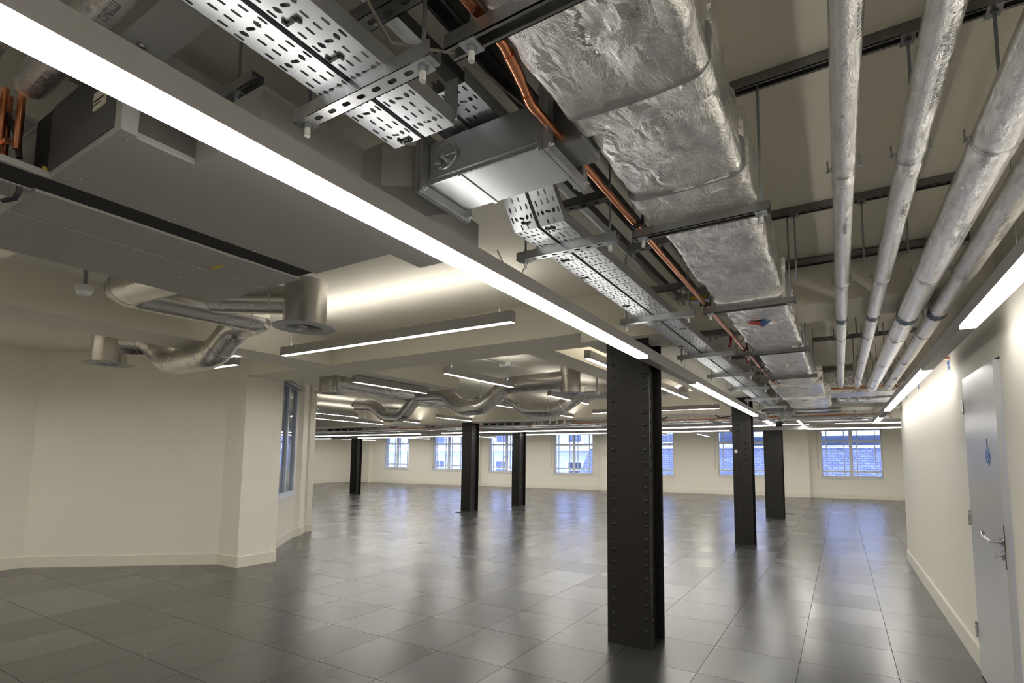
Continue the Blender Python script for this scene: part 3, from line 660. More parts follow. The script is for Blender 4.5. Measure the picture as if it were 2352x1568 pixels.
# ------------------------------------------------------------------ damper box
t = thing('volume_damper', 'galvanised rectangular damper box with a quadrant handle between grey plenum and foil duct', 'damper', (1.79, -2.41, 2.35))
MB().box(1.575, 2.012, -2.512, -2.315, 2.352, 2.495).build('casing', 'tray_steel', t, bevel=.003)
MB().box(1.70, 1.712, -2.515, -2.312, 2.3485, 2.352).box(1.575, 2.012, -2.517, -2.512, 2.37, 2.376).box(1.575, 2.012, -2.5145, -2.512, 2.352, 2.366).build('seam', 'galv', t)
for x in (1.545, 2.012):
    f = MB(); f.box(x, x + .014, -2.545, -2.285, 2.322, 2.352).box(x, x + .014, -2.545, -2.285, 2.495, 2.525).box(x, x + .014, -2.545, -2.512, 2.352, 2.495).box(x, x + .014, -2.315, -2.285, 2.352, 2.495)
    f.box(x + .016, x + .03, -2.545, -2.285, 2.322, 2.352).box(x + .016, x + .03, -2.545, -2.285, 2.495, 2.525).box(x + .016, x + .03, -2.545, -2.512, 2.352, 2.495).box(x + .016, x + .03, -2.315, -2.285, 2.352, 2.495)
    for yy, zz in ((-2.532, 2.334), (-2.532, 2.512), (-2.298, 2.334), (-2.298, 2.512)): f.cyl((x - .012, yy, zz), (x + .045, yy, zz), .0045, 8).cyl((x - .006, yy, zz), (x, yy, zz), .009, 6).cyl((x + .03, yy, zz), (x + .037, yy, zz), .009, 6)
    f.build('bolted_flange', 'galv', t)
q = MB(); q.tube([(1.655 + .042 * math.cos(a), -2.524, 2.425 + .042 * math.sin(a)) for a in [PI * .5 - PI * k / 10 for k in range(-2, 13)]], .0035, 8)
q.box(1.615, 1.70, -2.531, -2.527, 2.421, 2.431).cyl((1.645, -2.512, 2.426), (1.645, -2.54, 2.426), .009, 10).box(1.615, 1.632, -2.535, -2.52, 2.405, 2.43); q.build('quadrant_handle', 'galv', t)
t2 = thing('duct_transition', 'grey tapered sheet metal duct piece joining the plenum to the damper box', 'duct', (1.45, -2.5, 2.35))
m = MB(); a = [(1.372, -2.60, 2.345), (1.372, -2.36, 2.345), (1.372, -2.36, 2.49), (1.372, -2.60, 2.49)]; c = [(1.545, -2.515, 2.352), (1.545, -2.315, 2.352), (1.545, -2.315, 2.495), (1.545, -2.515, 2.495)]; k_ = [(1.45, -2.60, 2.345), (1.45, -2.36, 2.345), (1.45, -2.36, 2.49), (1.45, -2.60, 2.49)]
rs = [[m.bm.verts.new(p) for p in r] for r in (a, k_, c)]
for i in range(2):
    for k in range(4): l = (k + 1) % 4; m.face([rs[i][k], rs[i][l], rs[i + 1][l], rs[i + 1][k]])
m.face(rs[0][::-1]); m.face(rs[2]); m.build('sheet_metal', 'unit_grey', t2)
# ------------------------------------------------------------------ copper pipes
t = thing('copper_pipe', 'long copper pipe running down the aisle beside the foil duct', 'pipe', (2.037, 0, 2.4))
MB().tube([(2.085, -6, 2.40), (2.085, -2.83, 2.40), (2.068, -2.745, 2.40), (2.037, -2.63, 2.40), (2.037, 3.9, 2.40), (2.02, 4.62, 2.46)], .0125, 20).build('tube', 'copper', t)
m = MB()
for p, d in (((2.076, -2.785, 2.40), (-.2, 1, 0)), ((2.0625, -2.725, 2.40), (-.25, 1, 0)), ((2.043, -2.655, 2.40), (-.25, 1, 0)), ((2.037, -2.60, 2.40), (0, 1, 0)), ((2.037, .35, 2.40), (0, 1, 0)), ((2.037, -.9, 2.4), (0, 1, 0))): m.ring(p, d, .0125, .0016, .004, 20)
m.tube([(2.080, -2.80, 2.40), (2.068, -2.745, 2.40), (2.060, -2.715, 2.40)], .0145, 20).tube([(2.046, -2.665, 2.40), (2.037, -2.63, 2.40), (2.037, -2.60, 2.40)], .0145, 20)
m.build('fitting', 'copper', t)
for y in (-1.82, -.58, .9, 1.9, 2.9, 3.8):
    m = MB(); m.ring((2.037, y, 2.40), (0, 1, 0), .0125, .006, .009, 20); m.box(2.005, 2.069, y - .006, y + .006, 2.396, 2.404).cyl((2.008, y, 2.39), (2.008, y, 2.43), .004, 8).cyl((2.066, y, 2.39), (2.066, y, 2.43), .004, 8); m.build('pipe_clip', 'black_plastic', t)
t = thing('copper_pipe', 'copper pipe crossing under the far foil duct at the end of the insulated pipes', 'pipe', (2.7, 4.67, 2.47))
MB().tube([(1.90, 4.67, 2.475), (3.40, 4.67, 2.475)], .014, 16).build('tube', 'copper', t)
t = thing('copper_pipe', 'copper pipe near the right wall that turns into the wall above a label', 'pipe', (3.42, 3.4, 2.42))
MB().tube([(3.40, 4.67, 2.475), (3.405, 4.5, 2.42), (3.43, 2.36, 2.40), (3.44, 2.2, 2.39), (3.50, 1.75, 2.33), (3.53, 1.60, 2.31)], .013, 16).build('tube', 'copper', t)
for y in (2.6, 3.6, 4.3): MB().ring((3.43 - (y - 2.4) * .011, y, 2.403 + (y - 2.4) * .005), (0, 1, 0), .013, .006, .01, 16).build('pipe_clip', 'black_plastic', t)
t = thing('copper_pipe', 'far copper pipe running across the room above the far strips', 'pipe', (-8, 8.2, 2.36))
MB().tube([(3.6, 8.3, 2.375), (-20, 8.3, 2.375)], .014, 12).build('tube', 'copper', t)
# ------------------------------------------------------------------ foil insulated pipes
def wrap_text(txt, size, cx, cz, r, y0, ang0, mat, parent, flip=False):
    cu = bpy.data.curves.new('lettering', 'FONT'); cu.body = txt; cu.size = size; cu.fill_mode = 'NONE'; cu.bevel_depth = size * .012; cu.bevel_resolution = 0; cu.resolution_u = 3
    tmp = bpy.data.objects.new('tmp', cu); C.objects.link(tmp); bpy.context.view_layer.update()
    me = bpy.data.meshes.new_from_object(tmp.evaluated_get(bpy.context.evaluated_depsgraph_get()))
    bpy.data.objects.remove(tmp)
    for v in me.vertices:
        u, h = v.co.x, v.co.y
        a = ang0 + h / r; rr = r + .0008 + max(0, v.co.z) * .5
        v.co = Vector((cx + rr * math.cos(a), y0 + (u if not flip else -u), cz + rr * math.sin(a)))
    me.name = 'lettering'; me.materials.clear(); me.materials.append(M[mat])
    o = bpy.data.objects.new('lettering', me); C.objects.link(o); o.parent = parent; o.matrix_parent_inverse = Matrix.Translation(-parent.location)
    return o
def foil_pipe(label, xa, xb, r, z, y0, y1, clips, texts=(), band=True, endup=True):
    t = thing('insulated_pipe', label, 'pipe', (xa, 0, z), 'foil-insulated pipes along the right wall')
    X = lambda y: xa + (xb - xa) * (y + 4) / 9
    m = MB(); n = int((y1 - y0) / .03); seg = 28; rings = []
    for j in range(n + 1):
        y = y0 + (y1 - y0) * j / n; ring = []
        near = min([abs(y - c) for c in clips] + [9])
        pinch = -.10 * math.exp(-(near / .018) ** 2) + .03 * math.exp(-((near - .045) / .02) ** 2)
        for k in range(seg):
            a = 2 * PI * k / seg; p = Vector((math.cos(a) * r * 3 + xa * 7, y * 1.2, math.sin(a) * r * 3))
            q = 1 + pinch + .012 * noise.noise(p * 6) * (1 + 4 * math.exp(-(near / .06) ** 2)) + .006 * noise.noise(p * 25)
            ring.append(m.bm.verts.new((X(y) + r * q * math.cos(a), y, z + r * q * math.sin(a))))
        rings.append(ring)
    for j in range(n):
        for k in range(seg): l = (k + 1) % seg; m.face([rings[j][k], rings[j][l], rings[j + 1][l], rings[j + 1][k]], True)
    m.face(rings[0][::-1]); m.face(rings[-1])
    if endup: m.tube([(X(y1) , y1 - .01, z), (X(y1), y1 + r * .5, z + r * .15), (X(y1), y1 + r * .9, z + r * .8), (X(y1), y1 + r, z + .33)], r * .99, seg)
    m.build('insulation', 'foil_pipe', t)
    for c in clips:
        m = MB(); m.ring((X(c), c, z), (0, 1, 0), r * .95, .0025, .006, 32)
        for s in (-1, 1):
            xx = X(c) + s * (r + .012); m.box(min(xx, xx - s * .016), max(xx, xx - s * .016), c - .009, c + .009, z + .010, z + .014).cyl((xx, c, z), (xx, c, z + .045), .0032, 8).cyl((xx, c, z + .002), (xx, c, z + .009), .006, 6)
        m.cyl((X(c), c, z + r), (X(c), c, CZ), .005, 8) if c > .9 else None
        m.build('pipe_clip', 'galv', t)
    if band:
        y = .575; m = MB()
        m.mat('dark_band').tube([(X(y), y - .062, z), (X(y), y + .062, z)], r * 1.012, 28)
        m.mat('blue_band').tube([(X(y), y - .024, z), (X(y), y - .006, z)], r * 1.02, 28).tube([(X(y), y + .006, z), (X(y), y + .026, z)], r * 1.02, 28)
        m.mat('sticker_white')
        for k in range(7):
            a = -PI * .95 + PI * .9 * k / 6
            for yy in (y - .052, y + .040):
                mxx = Matrix.Translation((X(y), 0, z)) @ Matrix.Rotation(-a, 4, 'Y') ; m.box(r * 1.014, r * 1.022, yy, yy + .013, -.005, .005, mxx)
        m.build('identification_band', None, t)
    for (txt, size, y, ang) in texts: wrap_text(txt, size, X(y), z, r, y, ang, 'ink', t)
foil_pipe('thinnest foil-insulated pipe, leftmost of the four, next to the foil duct', 2.768, 2.748, .0375, 2.50, -6, 4.55, [-4.3, -3.0, -1.66, -.30, 1.25, 2.5, 3.6, 4.3], [('Kooltherm', .045, -2.55, -PI * .30), ('Kingspan', .03, -1.25, -PI * .5)])
foil_pipe('second foil-insulated pipe from the left of four', 2.965, 2.945, .042, 2.50, -6, 4.6, [-4.3, -3.0, -1.66, -.30, 1.25, 2.5, 3.6, 4.3], [('Kingspan Kooltherm', .045, -2.35, -PI * .42), ('insulation', .035, -1.35, -PI * .45)])
foil_pipe('third foil-insulated pipe from the left, thickest of the four', 3.195, 3.12, .067, 2.475, -6, 4.65, [-4.3, -3.0, -1.70, -.36, 1.25, 2.5, 3.6, 4.3], [('Kingspan', .05, -2.2, -PI * .5), ('Kooltherm', .05, -1.15, -PI * .45)])
foil_pipe('fourth foil-insulated pipe, nearest the right wall', 3.335, 3.315, .056, 2.475, -6, 4.7, [-4.3, -3.0, -1.7, -.33, 1.25, 2.5, 3.6, 4.3], [('Kooltherm', .045, -1.05, -PI * .45)])
m = MB()
for i, x in enumerate((2.72, 2.86, 2.99, 3.14)):
    o = MB(); r = (.04, .045, .06, .06)[i]; o.tube([(x, 6.2, 2.80), (x, 6.2, 2.52), (x, 6.2, 2.46), (x, 6.2, 2.445)], r * .8, 16, True, [r * .8, r * .8, r * .75, r * .5]); tag(o.build('insulated_pipe', 'foil_pipe'), 'foil pipe stub dropping from the ceiling beyond the crossing pipe, %s from the left' % ORD[i], 'pipe', 'foil pipe stubs beyond the crossing pipe')
t = thing('foil_duct', 'dark foil duct on the ceiling behind the foil pipe stubs', 'duct', (3, 6.8, 2.5)); m = MB(); crumple_box(m, 2.7, 3.6, 6.4, 7.35, 2.50, 2.80, .08, .006, 3); m.build('wrap', 'foil', t)
# ------------------------------------------------------------------ fan coil unit, near left
t = thing('fan_coil_unit', 'large grey ceiling fan coil unit at upper left with access panels underneath', 'air conditioning unit', (.3, -2.6, 2.35))
ztu = 2.60
MB().box(.525, 1.03, -3.15, -2.16, 2.352, ztu).build('main_casing', 'unit_grey', t, bevel=.002)
MB().box(.385, .525, -3.15, -2.165, 2.362, ztu - .01).box(.385, .525, -3.9, -3.15, 2.356, 2.366).build('black_recess', 'black_gap', t)
MB().box(.113, .385, -3.14, -2.15, 2.352, ztu).build('access_panel', 'unit_grey', t, bevel=.0015)
MB().box(-.108, .108, -3.14, -2.145, 2.350, ztu).build('access_panel', 'unit_grey', t, bevel=.0015)
MB().box(-.41, -.112, -3.14, -2.14, 2.352, ztu).build('access_panel', 'unit_grey', t, bevel=.0015)
MB().box(-.41, .385, -3.9, -3.15, 2.585, ztu).box(-.41, -.38, -3.9, -3.15, 2.352, 2.46).box(.525, .54, -3.9, -3.15, 2.352, 2.372).box(.37, .385, -3.9, -3.15, 2.352, 2.372).build('open_section', 'unit_grey', t)
MB().box(1.03, 1.372, -2.957, -1.975, 2.350, 2.487).build('plenum', 'unit_grey', t, bevel=.002)
MB().box(1.03, 1.042, -3.15, -3.11, 2.352, 2.60).build('flange', 'unit_grey', t)
MB().box(1.02, 1.034, -3.11, -2.96, 2.372, 2.58).build('coil_opening', 'inside_brown', t)
MB().box(.53, 1.0, -3.153, -3.15, 2.37, 2.59).build('end_panel', 'unit_dark', t)
MB().box(.86, .94, -3.156, -3.153, 2.46, 2.515).build('rating_label', 'cream_label', t)['label'] = 'cream rating label'
MB().box(.865, .93, -3.1565, -3.156, 2.484, 2.490).box(.865, .91, -3.1565, -3.156, 2.474, 2.478).build('rating_print', 'ink', t)
MB().box(.145, .235, -2.455, -2.437, 2.3505, 2.352).build('warning_label', 'yellow_label', t)['label'] = 'yellow warning label'
MB().cyl((.505, -3.158, 2.385), (.505, -3.150, 2.385), .012, 16).build('round_label', 'yellow_label', t)
sc = MB()
for x in (.54, .58, .375, .10, .095, -.115, -.40):
    for y in (-3.12, -2.78, -2.47, -2.17): sc.dome((x + random.uniform(-.004, .004), y + random.uniform(-.03, .03) * (y != -3.12), 2.352), (0, 0, -1), .006, .003, 8, 2)
for x, y in ((.62, -3.1), (.98, -3.12), (1.0, -3.12), (1.05, -2.0), (1.33, -2.0)): sc.dome((x, y, 2.352), (0, 0, -1), .006, .003, 8, 2)
sc.build('screws', 'stainless', t)
for zz in (2.42,):
    MB().box(.525, 1.372, -2.165, -1.97, 2.487, 2.49).build('top_flange', 'unit_grey', t) if False else None
# upper plenum continuing behind, seen above the strip
t = thing('duct_plenum', 'tall grey sheet metal plenum side seen above the strip light at upper left', 'duct', (1.1, -2.6, 2.49))
MB().box(1.03, 1.355, -2.95, -2.62, 2.49, 2.56).build('sheet_metal', 'unit_grey', t) if False else MB().box(.6, 1.02, -3.1, -2.2, 2.605, 2.66).build('sheet_metal', 'unit_grey', t)
# upper left foil pipes and grey box
def straight_foil(label, p0, p1, r, txt):
    t = thing('insulated_pipe', label, 'pipe', tuple(p0), 'foil-insulated pipes at upper left')
    p0 = Vector(p0); p1 = Vector(p1); m = MB(); n = 30
    pts = [p0.lerp(p1, k / n) for k in range(n + 1)]
    m.tube(pts, r, 28, True, [r * (1 + .01 * noise.noise(Vector((k * .9, 1, 1)))) * (.75 if k in (0, n) else 1) for k in range(n + 1)])
    m.build('insulation', 'foil_pipe', t)
    cu = bpy.data.curves.new('lettering', 'FONT'); cu.body = txt; cu.size = .04; cu.fill_mode = 'NONE'; cu.bevel_depth = .0005; cu.bevel_resolution = 0; cu.resolution_u = 3
    tmp = bpy.data.objects.new('tmp', cu); C.objects.link(tmp); bpy.context.view_layer.update()
    me = bpy.data.meshes.new_from_object(tmp.evaluated_get(bpy.context.evaluated_depsgraph_get())); bpy.data.objects.remove(tmp)
    d = (p1 - p0).normalized(); u = Vector((0, 0, -1)); w_ = d.cross(u)
    for v in me.vertices:
        a = v.co.y / r - .3; v.co = p0 + d * (.05 + v.co.x) + (u * math.cos(a) + w_ * math.sin(a)) * (r + .001)
    me.materials.clear(); me.materials.append(M['ink']); o = bpy.data.objects.new('lettering', me); C.objects.link(o); o.parent = t; o.matrix_parent_inverse = Matrix.Translation(-t.location)
straight_foil('foil-insulated pipe crossing behind the strip light at upper left, right one', (.56, -3.225, 2.60), (1.55, -3.245, 2.60), .042, 'Kooltherm    Kooltherm    Kooltherm')
straight_foil('foil-insulated pipe at the extreme upper left corner', (.35, -3.345, 2.60), (1.55, -3.375, 2.60), .042, 'Kooltherm    Kooltherm    Kooltherm')
t = thing('duct_box', 'flat grey sheet metal box with bolt heads behind the strip light at upper left', 'duct', (1.0, -3.12, 2.6))
MB().box(.68, 1.31, -3.165, -3.055, 2.62, 2.70).build('sheet_metal', 'unit_grey', t, bevel=.002)
m = MB()
for x in (.78, .98, 1.05): m.cyl((x, -3.12, 2.62), (x, -3.12, 2.612), .010, 14).dome((x, -3.12, 2.612), (0, 0, -1), .007, .003)
m.build('bolt_head', 'galv', t)
t = thing('mounting_bracket', 'small slotted steel bracket with a capped rod above the strip light', 'bracket', (1.12, -2.9, 2.58))
m = channel_mesh(.21, True)
for v in m.bm.verts: v.co = v.co + Vector((1.12, -2.89, 2.585))
m.build('channel', 'galv', t)
MB().cyl((1.12, -2.89, 2.575), (1.12, -2.89, CZ), .005, 8).build('threaded_rod', 'rod_steel', t)
m = MB(); m.mat('galv').box(1.085, 1.155, -2.915, -2.865, 2.578, 2.583); nutset(m, 1.12, -2.89, 2.578); m.mat('galv').cyl((1.06, -2.89, 2.585), (1.06, -2.89, 2.581), .014, 16); m.build('nut', None, t)
# valve set with copper at the extreme left
t = thing('valve_set', 'cluster of brass valves and copper pipes at the left edge above the fan coil unit', 'valve', (.4, -3.35, 2.45))
m = MB().mat('copper')
for x, y0 in ((.50, -3.22), (.46, -3.25), (.42, -3.23)): m.tube([(x, y0, 2.42), (x, y0, 2.62)], .010, 14)
m.tube([(.20, -3.30, 2.46), (.50, -3.24, 2.44)], .009, 12).tube([(.10, -3.28, 2.42), (.50, -3.26, 2.41)], .009, 12)
m.mat('brass')
for x in (.28, .34, .40, .22): m.cyl((x, -3.30, 2.43), (x, -3.30, 2.50), .017, 12).cyl((x - .02, -3.30, 2.455), (x + .02, -3.29, 2.455), .014, 6).dome((x, -3.30, 2.43), (0, 0, -1), .013, .012)
m.mat('red_plastic').ring((.28, -3.30, 2.50), (0, 0, 1), .018, .003, .004, 20)
m.build('valve_body', None, t)
m = MB().mat('black_plastic').tube([(.38, -3.28, 2.60), (.44, -3.24, 2.56), (.48, -3.22, 2.48), (.49, -3.21, 2.40)], .008, 10).mat('cable_grey').tube([(.30, -3.3, 2.62), (.38, -3.27, 2.55), (.42, -3.25, 2.48), (.43, -3.24, 2.38)], .004, 8)
m.build('hose', None, t)
t = thing('cable_loop', 'black cable loop strapped with grey tie under the fan coil unit at the left edge', 'cable', (.33, -3.2, 2.33))
m = MB().mat('black_plastic').tube([(.37, -3.18, 2.40), (.372, -3.175, 2.34), (.355, -3.18, 2.315), (.325, -3.20, 2.305), (.29, -3.22, 2.315), (.275, -3.235, 2.35), (.27, -3.24, 2.42)], .0075, 10)
m.mat('cable_grey').tube([(.377, -3.175, 2.39), (.363, -3.172, 2.345), (.35, -3.178, 2.325), (.325, -3.192, 2.315), (.30, -3.21, 2.325)], .004, 8).box(.318, .326, -3.212, -3.185, 2.295, 2.323)
m.build('cable_bundle', None, t)
tag(MB().box(.17, .40, -3.24, -3.20, 2.40, 2.425).box(.30, .33, -3.20, -3.16, 2.37, 2.41).build('control_box', 'galv_dull'), 'small grey control box bracket by the black cable loop', 'box')
# ------------------------------------------------------------------ spiral ducts and diffusers
def seamed(t, pts, r, rings=True, smooth_elbow=True):
    # expand corners to segmented elbows
    P = [Vector(p) for p in pts]; out = [P[0]]; seams = []
    for i in range(1, len(P) - 1):
        a = (P[i] - P[i - 1]); b_ = (P[i + 1] - P[i]); c = min(r * .95, a.length * .42, b_.length * .42)
        s = P[i] - a.normalized() * c; e = P[i] + b_.normalized() * c
        for k in range(4):
            q = k / 3; pt = s.lerp(P[i], q).lerp(P[i].lerp(e, q), q); out.append(pt)
        seams += [(s, a.normalized()), (e, b_.normalized())]
    out.append(P[-1])
    MB().tube(out, r, 36).build('tube', 'duct_steel', t, split=25)
    m = MB()
    for p, d in seams: m.ring(p, d, r, .0022, .006, 36)
    for i in range(1, len(P)):
        L = (P[i] - P[i - 1]).length
        if L > 1.2: m.ring(P[i - 1].lerp(P[i], .45), P[i] - P[i - 1], r, .0015, .004, 36)
    m.build('joint_seam', 'galv', t)
def diffuser(x, y, z, label, ztop, rd=.145, rf=.215):
    t = thing('swirl_diffuser', label, 'diffuser', (x, y, z), 'round swirl diffusers on spiral ducts')
    MB().cyl((x, y, z + .004), (x, y, ztop), rd, 48, None, False).build('drum', 'duct_steel', t, split=40)
    m = MB(); seg = 48; prof = [(rf, .004), (rf, 0), (rd * .98, -.004), (rd * .80, .001), (rd * .76, .02), (rd * .70, .05)]
    rings = [[m.bm.verts.new((x + r_ * math.cos(2 * PI * k / seg), y + r_ * math.sin(2 * PI * k / seg), z + h_)) for k in range(seg)] for r_, h_ in prof]
    for i in range(len(rings) - 1):
        for k in range(seg): l = (k + 1) % seg; m.face([rings[i][k], rings[i][l], rings[i + 1][l], rings[i + 1][k]], True)
    m.build('flange_plate', 'galv_dull', t, split=40)
    m = MB(); m.cyl((x, y, z + .045), (x, y, z + .048), rd * .74, 32); m.build('dark_throat', 'black_gap', t)
    m = MB(); m.dome((x, y, z + .012), (0, 0, -1), .024, .012, 16, 4).cyl((x, y, z + .012), (x, y, z + .045), .012, 12)
    for k in range(8):
        a = 2 * PI * k / 8; mx = Matrix.Translation((x, y, z + .02)) @ Matrix.Rotation(a, 4, 'Z') @ Matrix.Rotation(.7, 4, 'X'); m.box(.02, rd * .74, -.005, .005, -.0008, .0008, mx)
    m.build('swirl_vanes', 'galv', t)
    return t
ZD = 2.395; R = .122
diffuser(-.64, -1.40, ZD, 'round swirl diffuser on a drum nearest the camera, below the fan coil unit', 2.74)
diffuser(-3.78, -1.42, ZD, 'round swirl diffuser on a drum at left beyond the first beam', 2.76)
diffuser(-3.78, 1.24, ZD, 'round swirl diffuser on a drum beside the tall window, on the long straight duct', 2.76)
diffuser(-.64, 2.89, ZD, 'round swirl diffuser on a drum right of centre near the foreground column', 2.80)
diffuser(-7.6, 5.1, ZD, 'small distant round diffuser plate at left behind the pier opening', 2.76)
t = thing('spiral_duct', 'shiny spiral duct dipping under the left beam near the fan coil unit', 'duct', (-2, -1.2, 2.41), 'bare metal spiral ducts')
seamed(t, [(-.41, -2.08, 2.63), (-1.76, -2.10, 2.66), (-1.66, -1.13, 2.66), (-2.02, -1.12, 2.65), (-2.36, -1.13, 2.405), (-3.26, -1.10, 2.405), (-3.50, -1.14, 2.62), (-3.82, -1.40, 2.63)], R)
t = thing('spiral_duct', 'short fat spiral duct running into the nearest diffuser drum', 'duct', (-1, -1.8, 2.55), 'bare metal spiral ducts')
seamed(t, [(-1.25, -1.72, 2.62), (-.66, -1.41, 2.60)], .105)
t = thing('spiral_duct', 'spiral duct poking out under the fan coil unit at the left edge', 'duct', (-.9, -3.1, 2.5), 'bare metal spiral ducts')
seamed(t, [(-.41, -3.0, 2.50), (-.82, -2.98, 2.50), (-.98, -3.2, 2.5), (-1.3, -3.9, 2.5)], .11)
t = thing('spiral_duct', 'long straight spiral duct running from the drum beside the tall window', 'duct', (-3.9, 3, 2.62), 'bare metal spiral ducts')
seamed(t, [(-3.80, 1.26, 2.60), (-4.25, 4.07, 2.61), (-4.62, 6.0, 2.62)], .125)
t = thing('spiral_duct', 'spiral duct dipping in a U left of the right-hand diffuser drum', 'duct', (-2, 2.95, 2.6), 'bare metal spiral ducts')
seamed(t, [(-.65, 2.90, 2.61), (-1.80, 2.95, 2.60), (-2.24, 2.95, 2.28), (-2.70, 2.97, 2.28), (-3.06, 3.0, 2.54), (-3.70, 3.05, 2.56)], .130)
t = thing('spiral_duct', 'spiral duct dipping in a U partly hidden by the foreground column', 'duct', (-1.6, 4.2, 2.5), 'bare metal spiral ducts')
seamed(t, [(.7, 4.2, 2.60), (-1.10, 4.2, 2.57), (-1.55, 4.2, 2.31), (-2.21, 4.2, 2.33), (-2.50, 4.2, 2.56), (-3.0, 4.2, 2.6)], .130)
t = thing('spiral_duct', 'leftmost spiral duct dipping in a U in front of the far services', 'duct', (-4.5, 3.29, 2.5), 'bare metal spiral ducts')
seamed(t, [(-4.28, 3.29, 2.56), (-4.03, 3.29, 2.56), (-4.36, 3.29, 2.23), (-4.80, 3.29, 2.24), (-5.14, 3.29, 2.47), (-5.60, 3.29, 2.50)][1:], .118)
# thin conduit, detectors
t = thing('smoke_detector', 'white cup-shaped detector on a short pole at left under the fan coil unit', 'detector', (-1.03, -2.54, 2.39))
MB().cyl((-1.03, -2.54, 2.43), (-1.03, -2.54, CZ), .012, 12).build('pole', 'galv_dull', t)
MB().cyl((-1.03, -2.54, 2.435), (-1.03, -2.54, 2.405), .042, 24).cyl((-1.03, -2.54, 2.405), (-1.03, -2.54, 2.383), .038, 24, .032).build('head', 'white_plastic', t)
t = thing('junction_box', 'white square box with a conduit on the ceiling above the middle duct', 'box', (-1.53, 2.6, CZ - .05))
MB().box(-1.63, -1.43, 2.5, 2.75, CZ - .06, CZ).build('box', 'white_plastic', t)
MB().tube([(-1.53, 2.5, CZ - .02), (-1.60, 2.1, CZ - .025), (-1.78, 1.8, CZ - .02), (-1.85, 1.4, CZ - .02), (-2.1, .82, CZ - .02)], .012, 10).build('conduit', 'galv', t)
t = thing('smoke_detector', 'small detector head hanging on a pole left of the foreground column', 'detector', (-.45, 3.4, 2.45))
MB().cyl((-.45, 3.4, 2.47), (-.45, 3.4, CZ), .012, 12).build('pole', 'galv', t); MB().cyl((-.45, 3.4, 2.475), (-.45, 3.4, 2.43), .04, 20).build('head', 'white_plastic', t)
MB().tube([(-.45, 3.4, CZ - .03), (.4, 3.6, CZ - .03), (.7, 3.65, CZ - .03)], .012, 8).build('conduit', 'galv', t)
t = thing('downlight_detector', 'tiny white ceiling sprinkler head between the strip light and the cable trays', 'detector', (1.5, -.40, 2.5))
MB().cyl((1.45, -.38, 2.44), (1.45, -.38, CZ), .010, 10).build('pole', 'galv', t); MB().cyl((1.45, -.38, 2.44), (1.45, -.38, 2.425), .016, 12).build('head', 'white_plastic', t)
# ------------------------------------------------------------------ far services across the room
t = thing('foil_duct', 'long foil duct crossing the whole room above the far strips', 'duct', (-8, 9.1, 2.4))
m = MB(); Rz = Matrix.Rotation(PI / 2, 4, 'Z')
crumple_box(m, 8.62, 9.42, -3.6, 21.5, 2.36, 2.62, .12, .008, 5)
for v in m.bm.verts: v.co = Vector((-v.co.y, v.co.x, v.co.z))
m.build('wrap', 'foil', t)
m = MB()
for x in [3.2 - 1.25 * i for i in range(20)]:
    crumple_box(m, 8.60, 9.44, -x - .05, -x + .05, 2.345, 2.63, .08, .008, x)
for v in m.bm.verts: v.co = Vector((-v.co.y, v.co.x, v.co.z))
m.build('taped_collar', 'foil', t)
m = MB()
for y in (9.62, 9.80):
    m.box(-21, 3.6, y, y + .14, 2.36, 2.363).box(-21, 3.6, y, y + .002, 2.36, 2.40).box(-21, 3.6, y + .138, y + .14, 2.36, 2.40)
tag(m.build('cable_tray', 'tray_steel'), 'distant pair of flat cable trays running across the room by the far strips', 'cable tray')
k = 0
for i in range(17):
    x = 3.0 - i * 1.42
    hanger('dark cross hanger of the far services, %s' % ('%s from the right' % ORD[i] if i < 16 else 'leftmost'), 'hangers of the far services', x, 9.05, 2.315, 1.3, CZ, True, None, None, 'hanger', PI / 2)
for i, (x, y, mat) in enumerate(((2.9, 8.14, 'foil_pipe'), (2.9, 8.18, 'galv'))):
    tag(MB().tube([(3.6, y + .02, 2.30 + .05 * i), (-20, y + .02, 2.30 + .05 * i)], (.016, .01)[i], 10).build('conduit', mat), ['thin foil pipe along the front of the far services', 'thin steel conduit just above the thin foil pipe of the far services'][i], 'pipe')
random.seed(3)
for i in range(16):
    x = 2.2 - i * 1.45; y = 8.1 + random.random() * .2
    tag(MB().tube([(x, y, 2.52), (x - .12, y, 2.41), (x - .35, y, 2.39), (x - .5, y, 2.50)], .012, 8).build('flexible_conduit', 'black_plastic' if i % 3 else 'cable_grey'), 'drooping flexible conduit on the far services, %s from the right' % ORD[i], 'conduit', 'drooping conduits on the far services')
for i, (x0, x1, y) in enumerate(((-6.05, -4.75, 8.06), (-12.9, -11.1, 8.2))):
    t = thing('fan_coil_unit', ['distant grey fan coil unit with five black slots, right of the column pair', 'distant grey fan coil unit with five black slots, at far left'][i], 'air conditioning unit', ((x0 + x1) / 2, y, 2.34), 'distant slotted fan coil units')
    MB().box(x0, x1, y, y + .5, 2.33, 2.46).build('casing', 'unit_grey', t)
    m = MB(); wd = (x1 - x0) / 5
    for q in range(5): m.box(x0 + wd * (q + .15), x0 + wd * (q + .8), y - .006, y, 2.365, 2.42)
    m.build('air_slot', 'black_gap', t)
    t = thing('spigot_box', ['silver box with a row of short round spigots right of the slotted unit', 'silver box with a row of short round spigots at far left'][i], 'duct', (x1 + .5, y, 2.35), 'distant spigot boxes')
    bx = x1 + .25 if i == 0 else x0 - 1.6
    MB().box(bx, bx + 1.2, y + .15, y + .5, 2.33, 2.40).build('box', 'foil', t)
    m = MB()
    for q in range(5): m.cyl((bx + .15 + q * .22, y + .08, 2.36), (bx + .15 + q * .22, y + .08, 2.50), .05, 16)
    m.build('spigot', 'duct_steel', t)
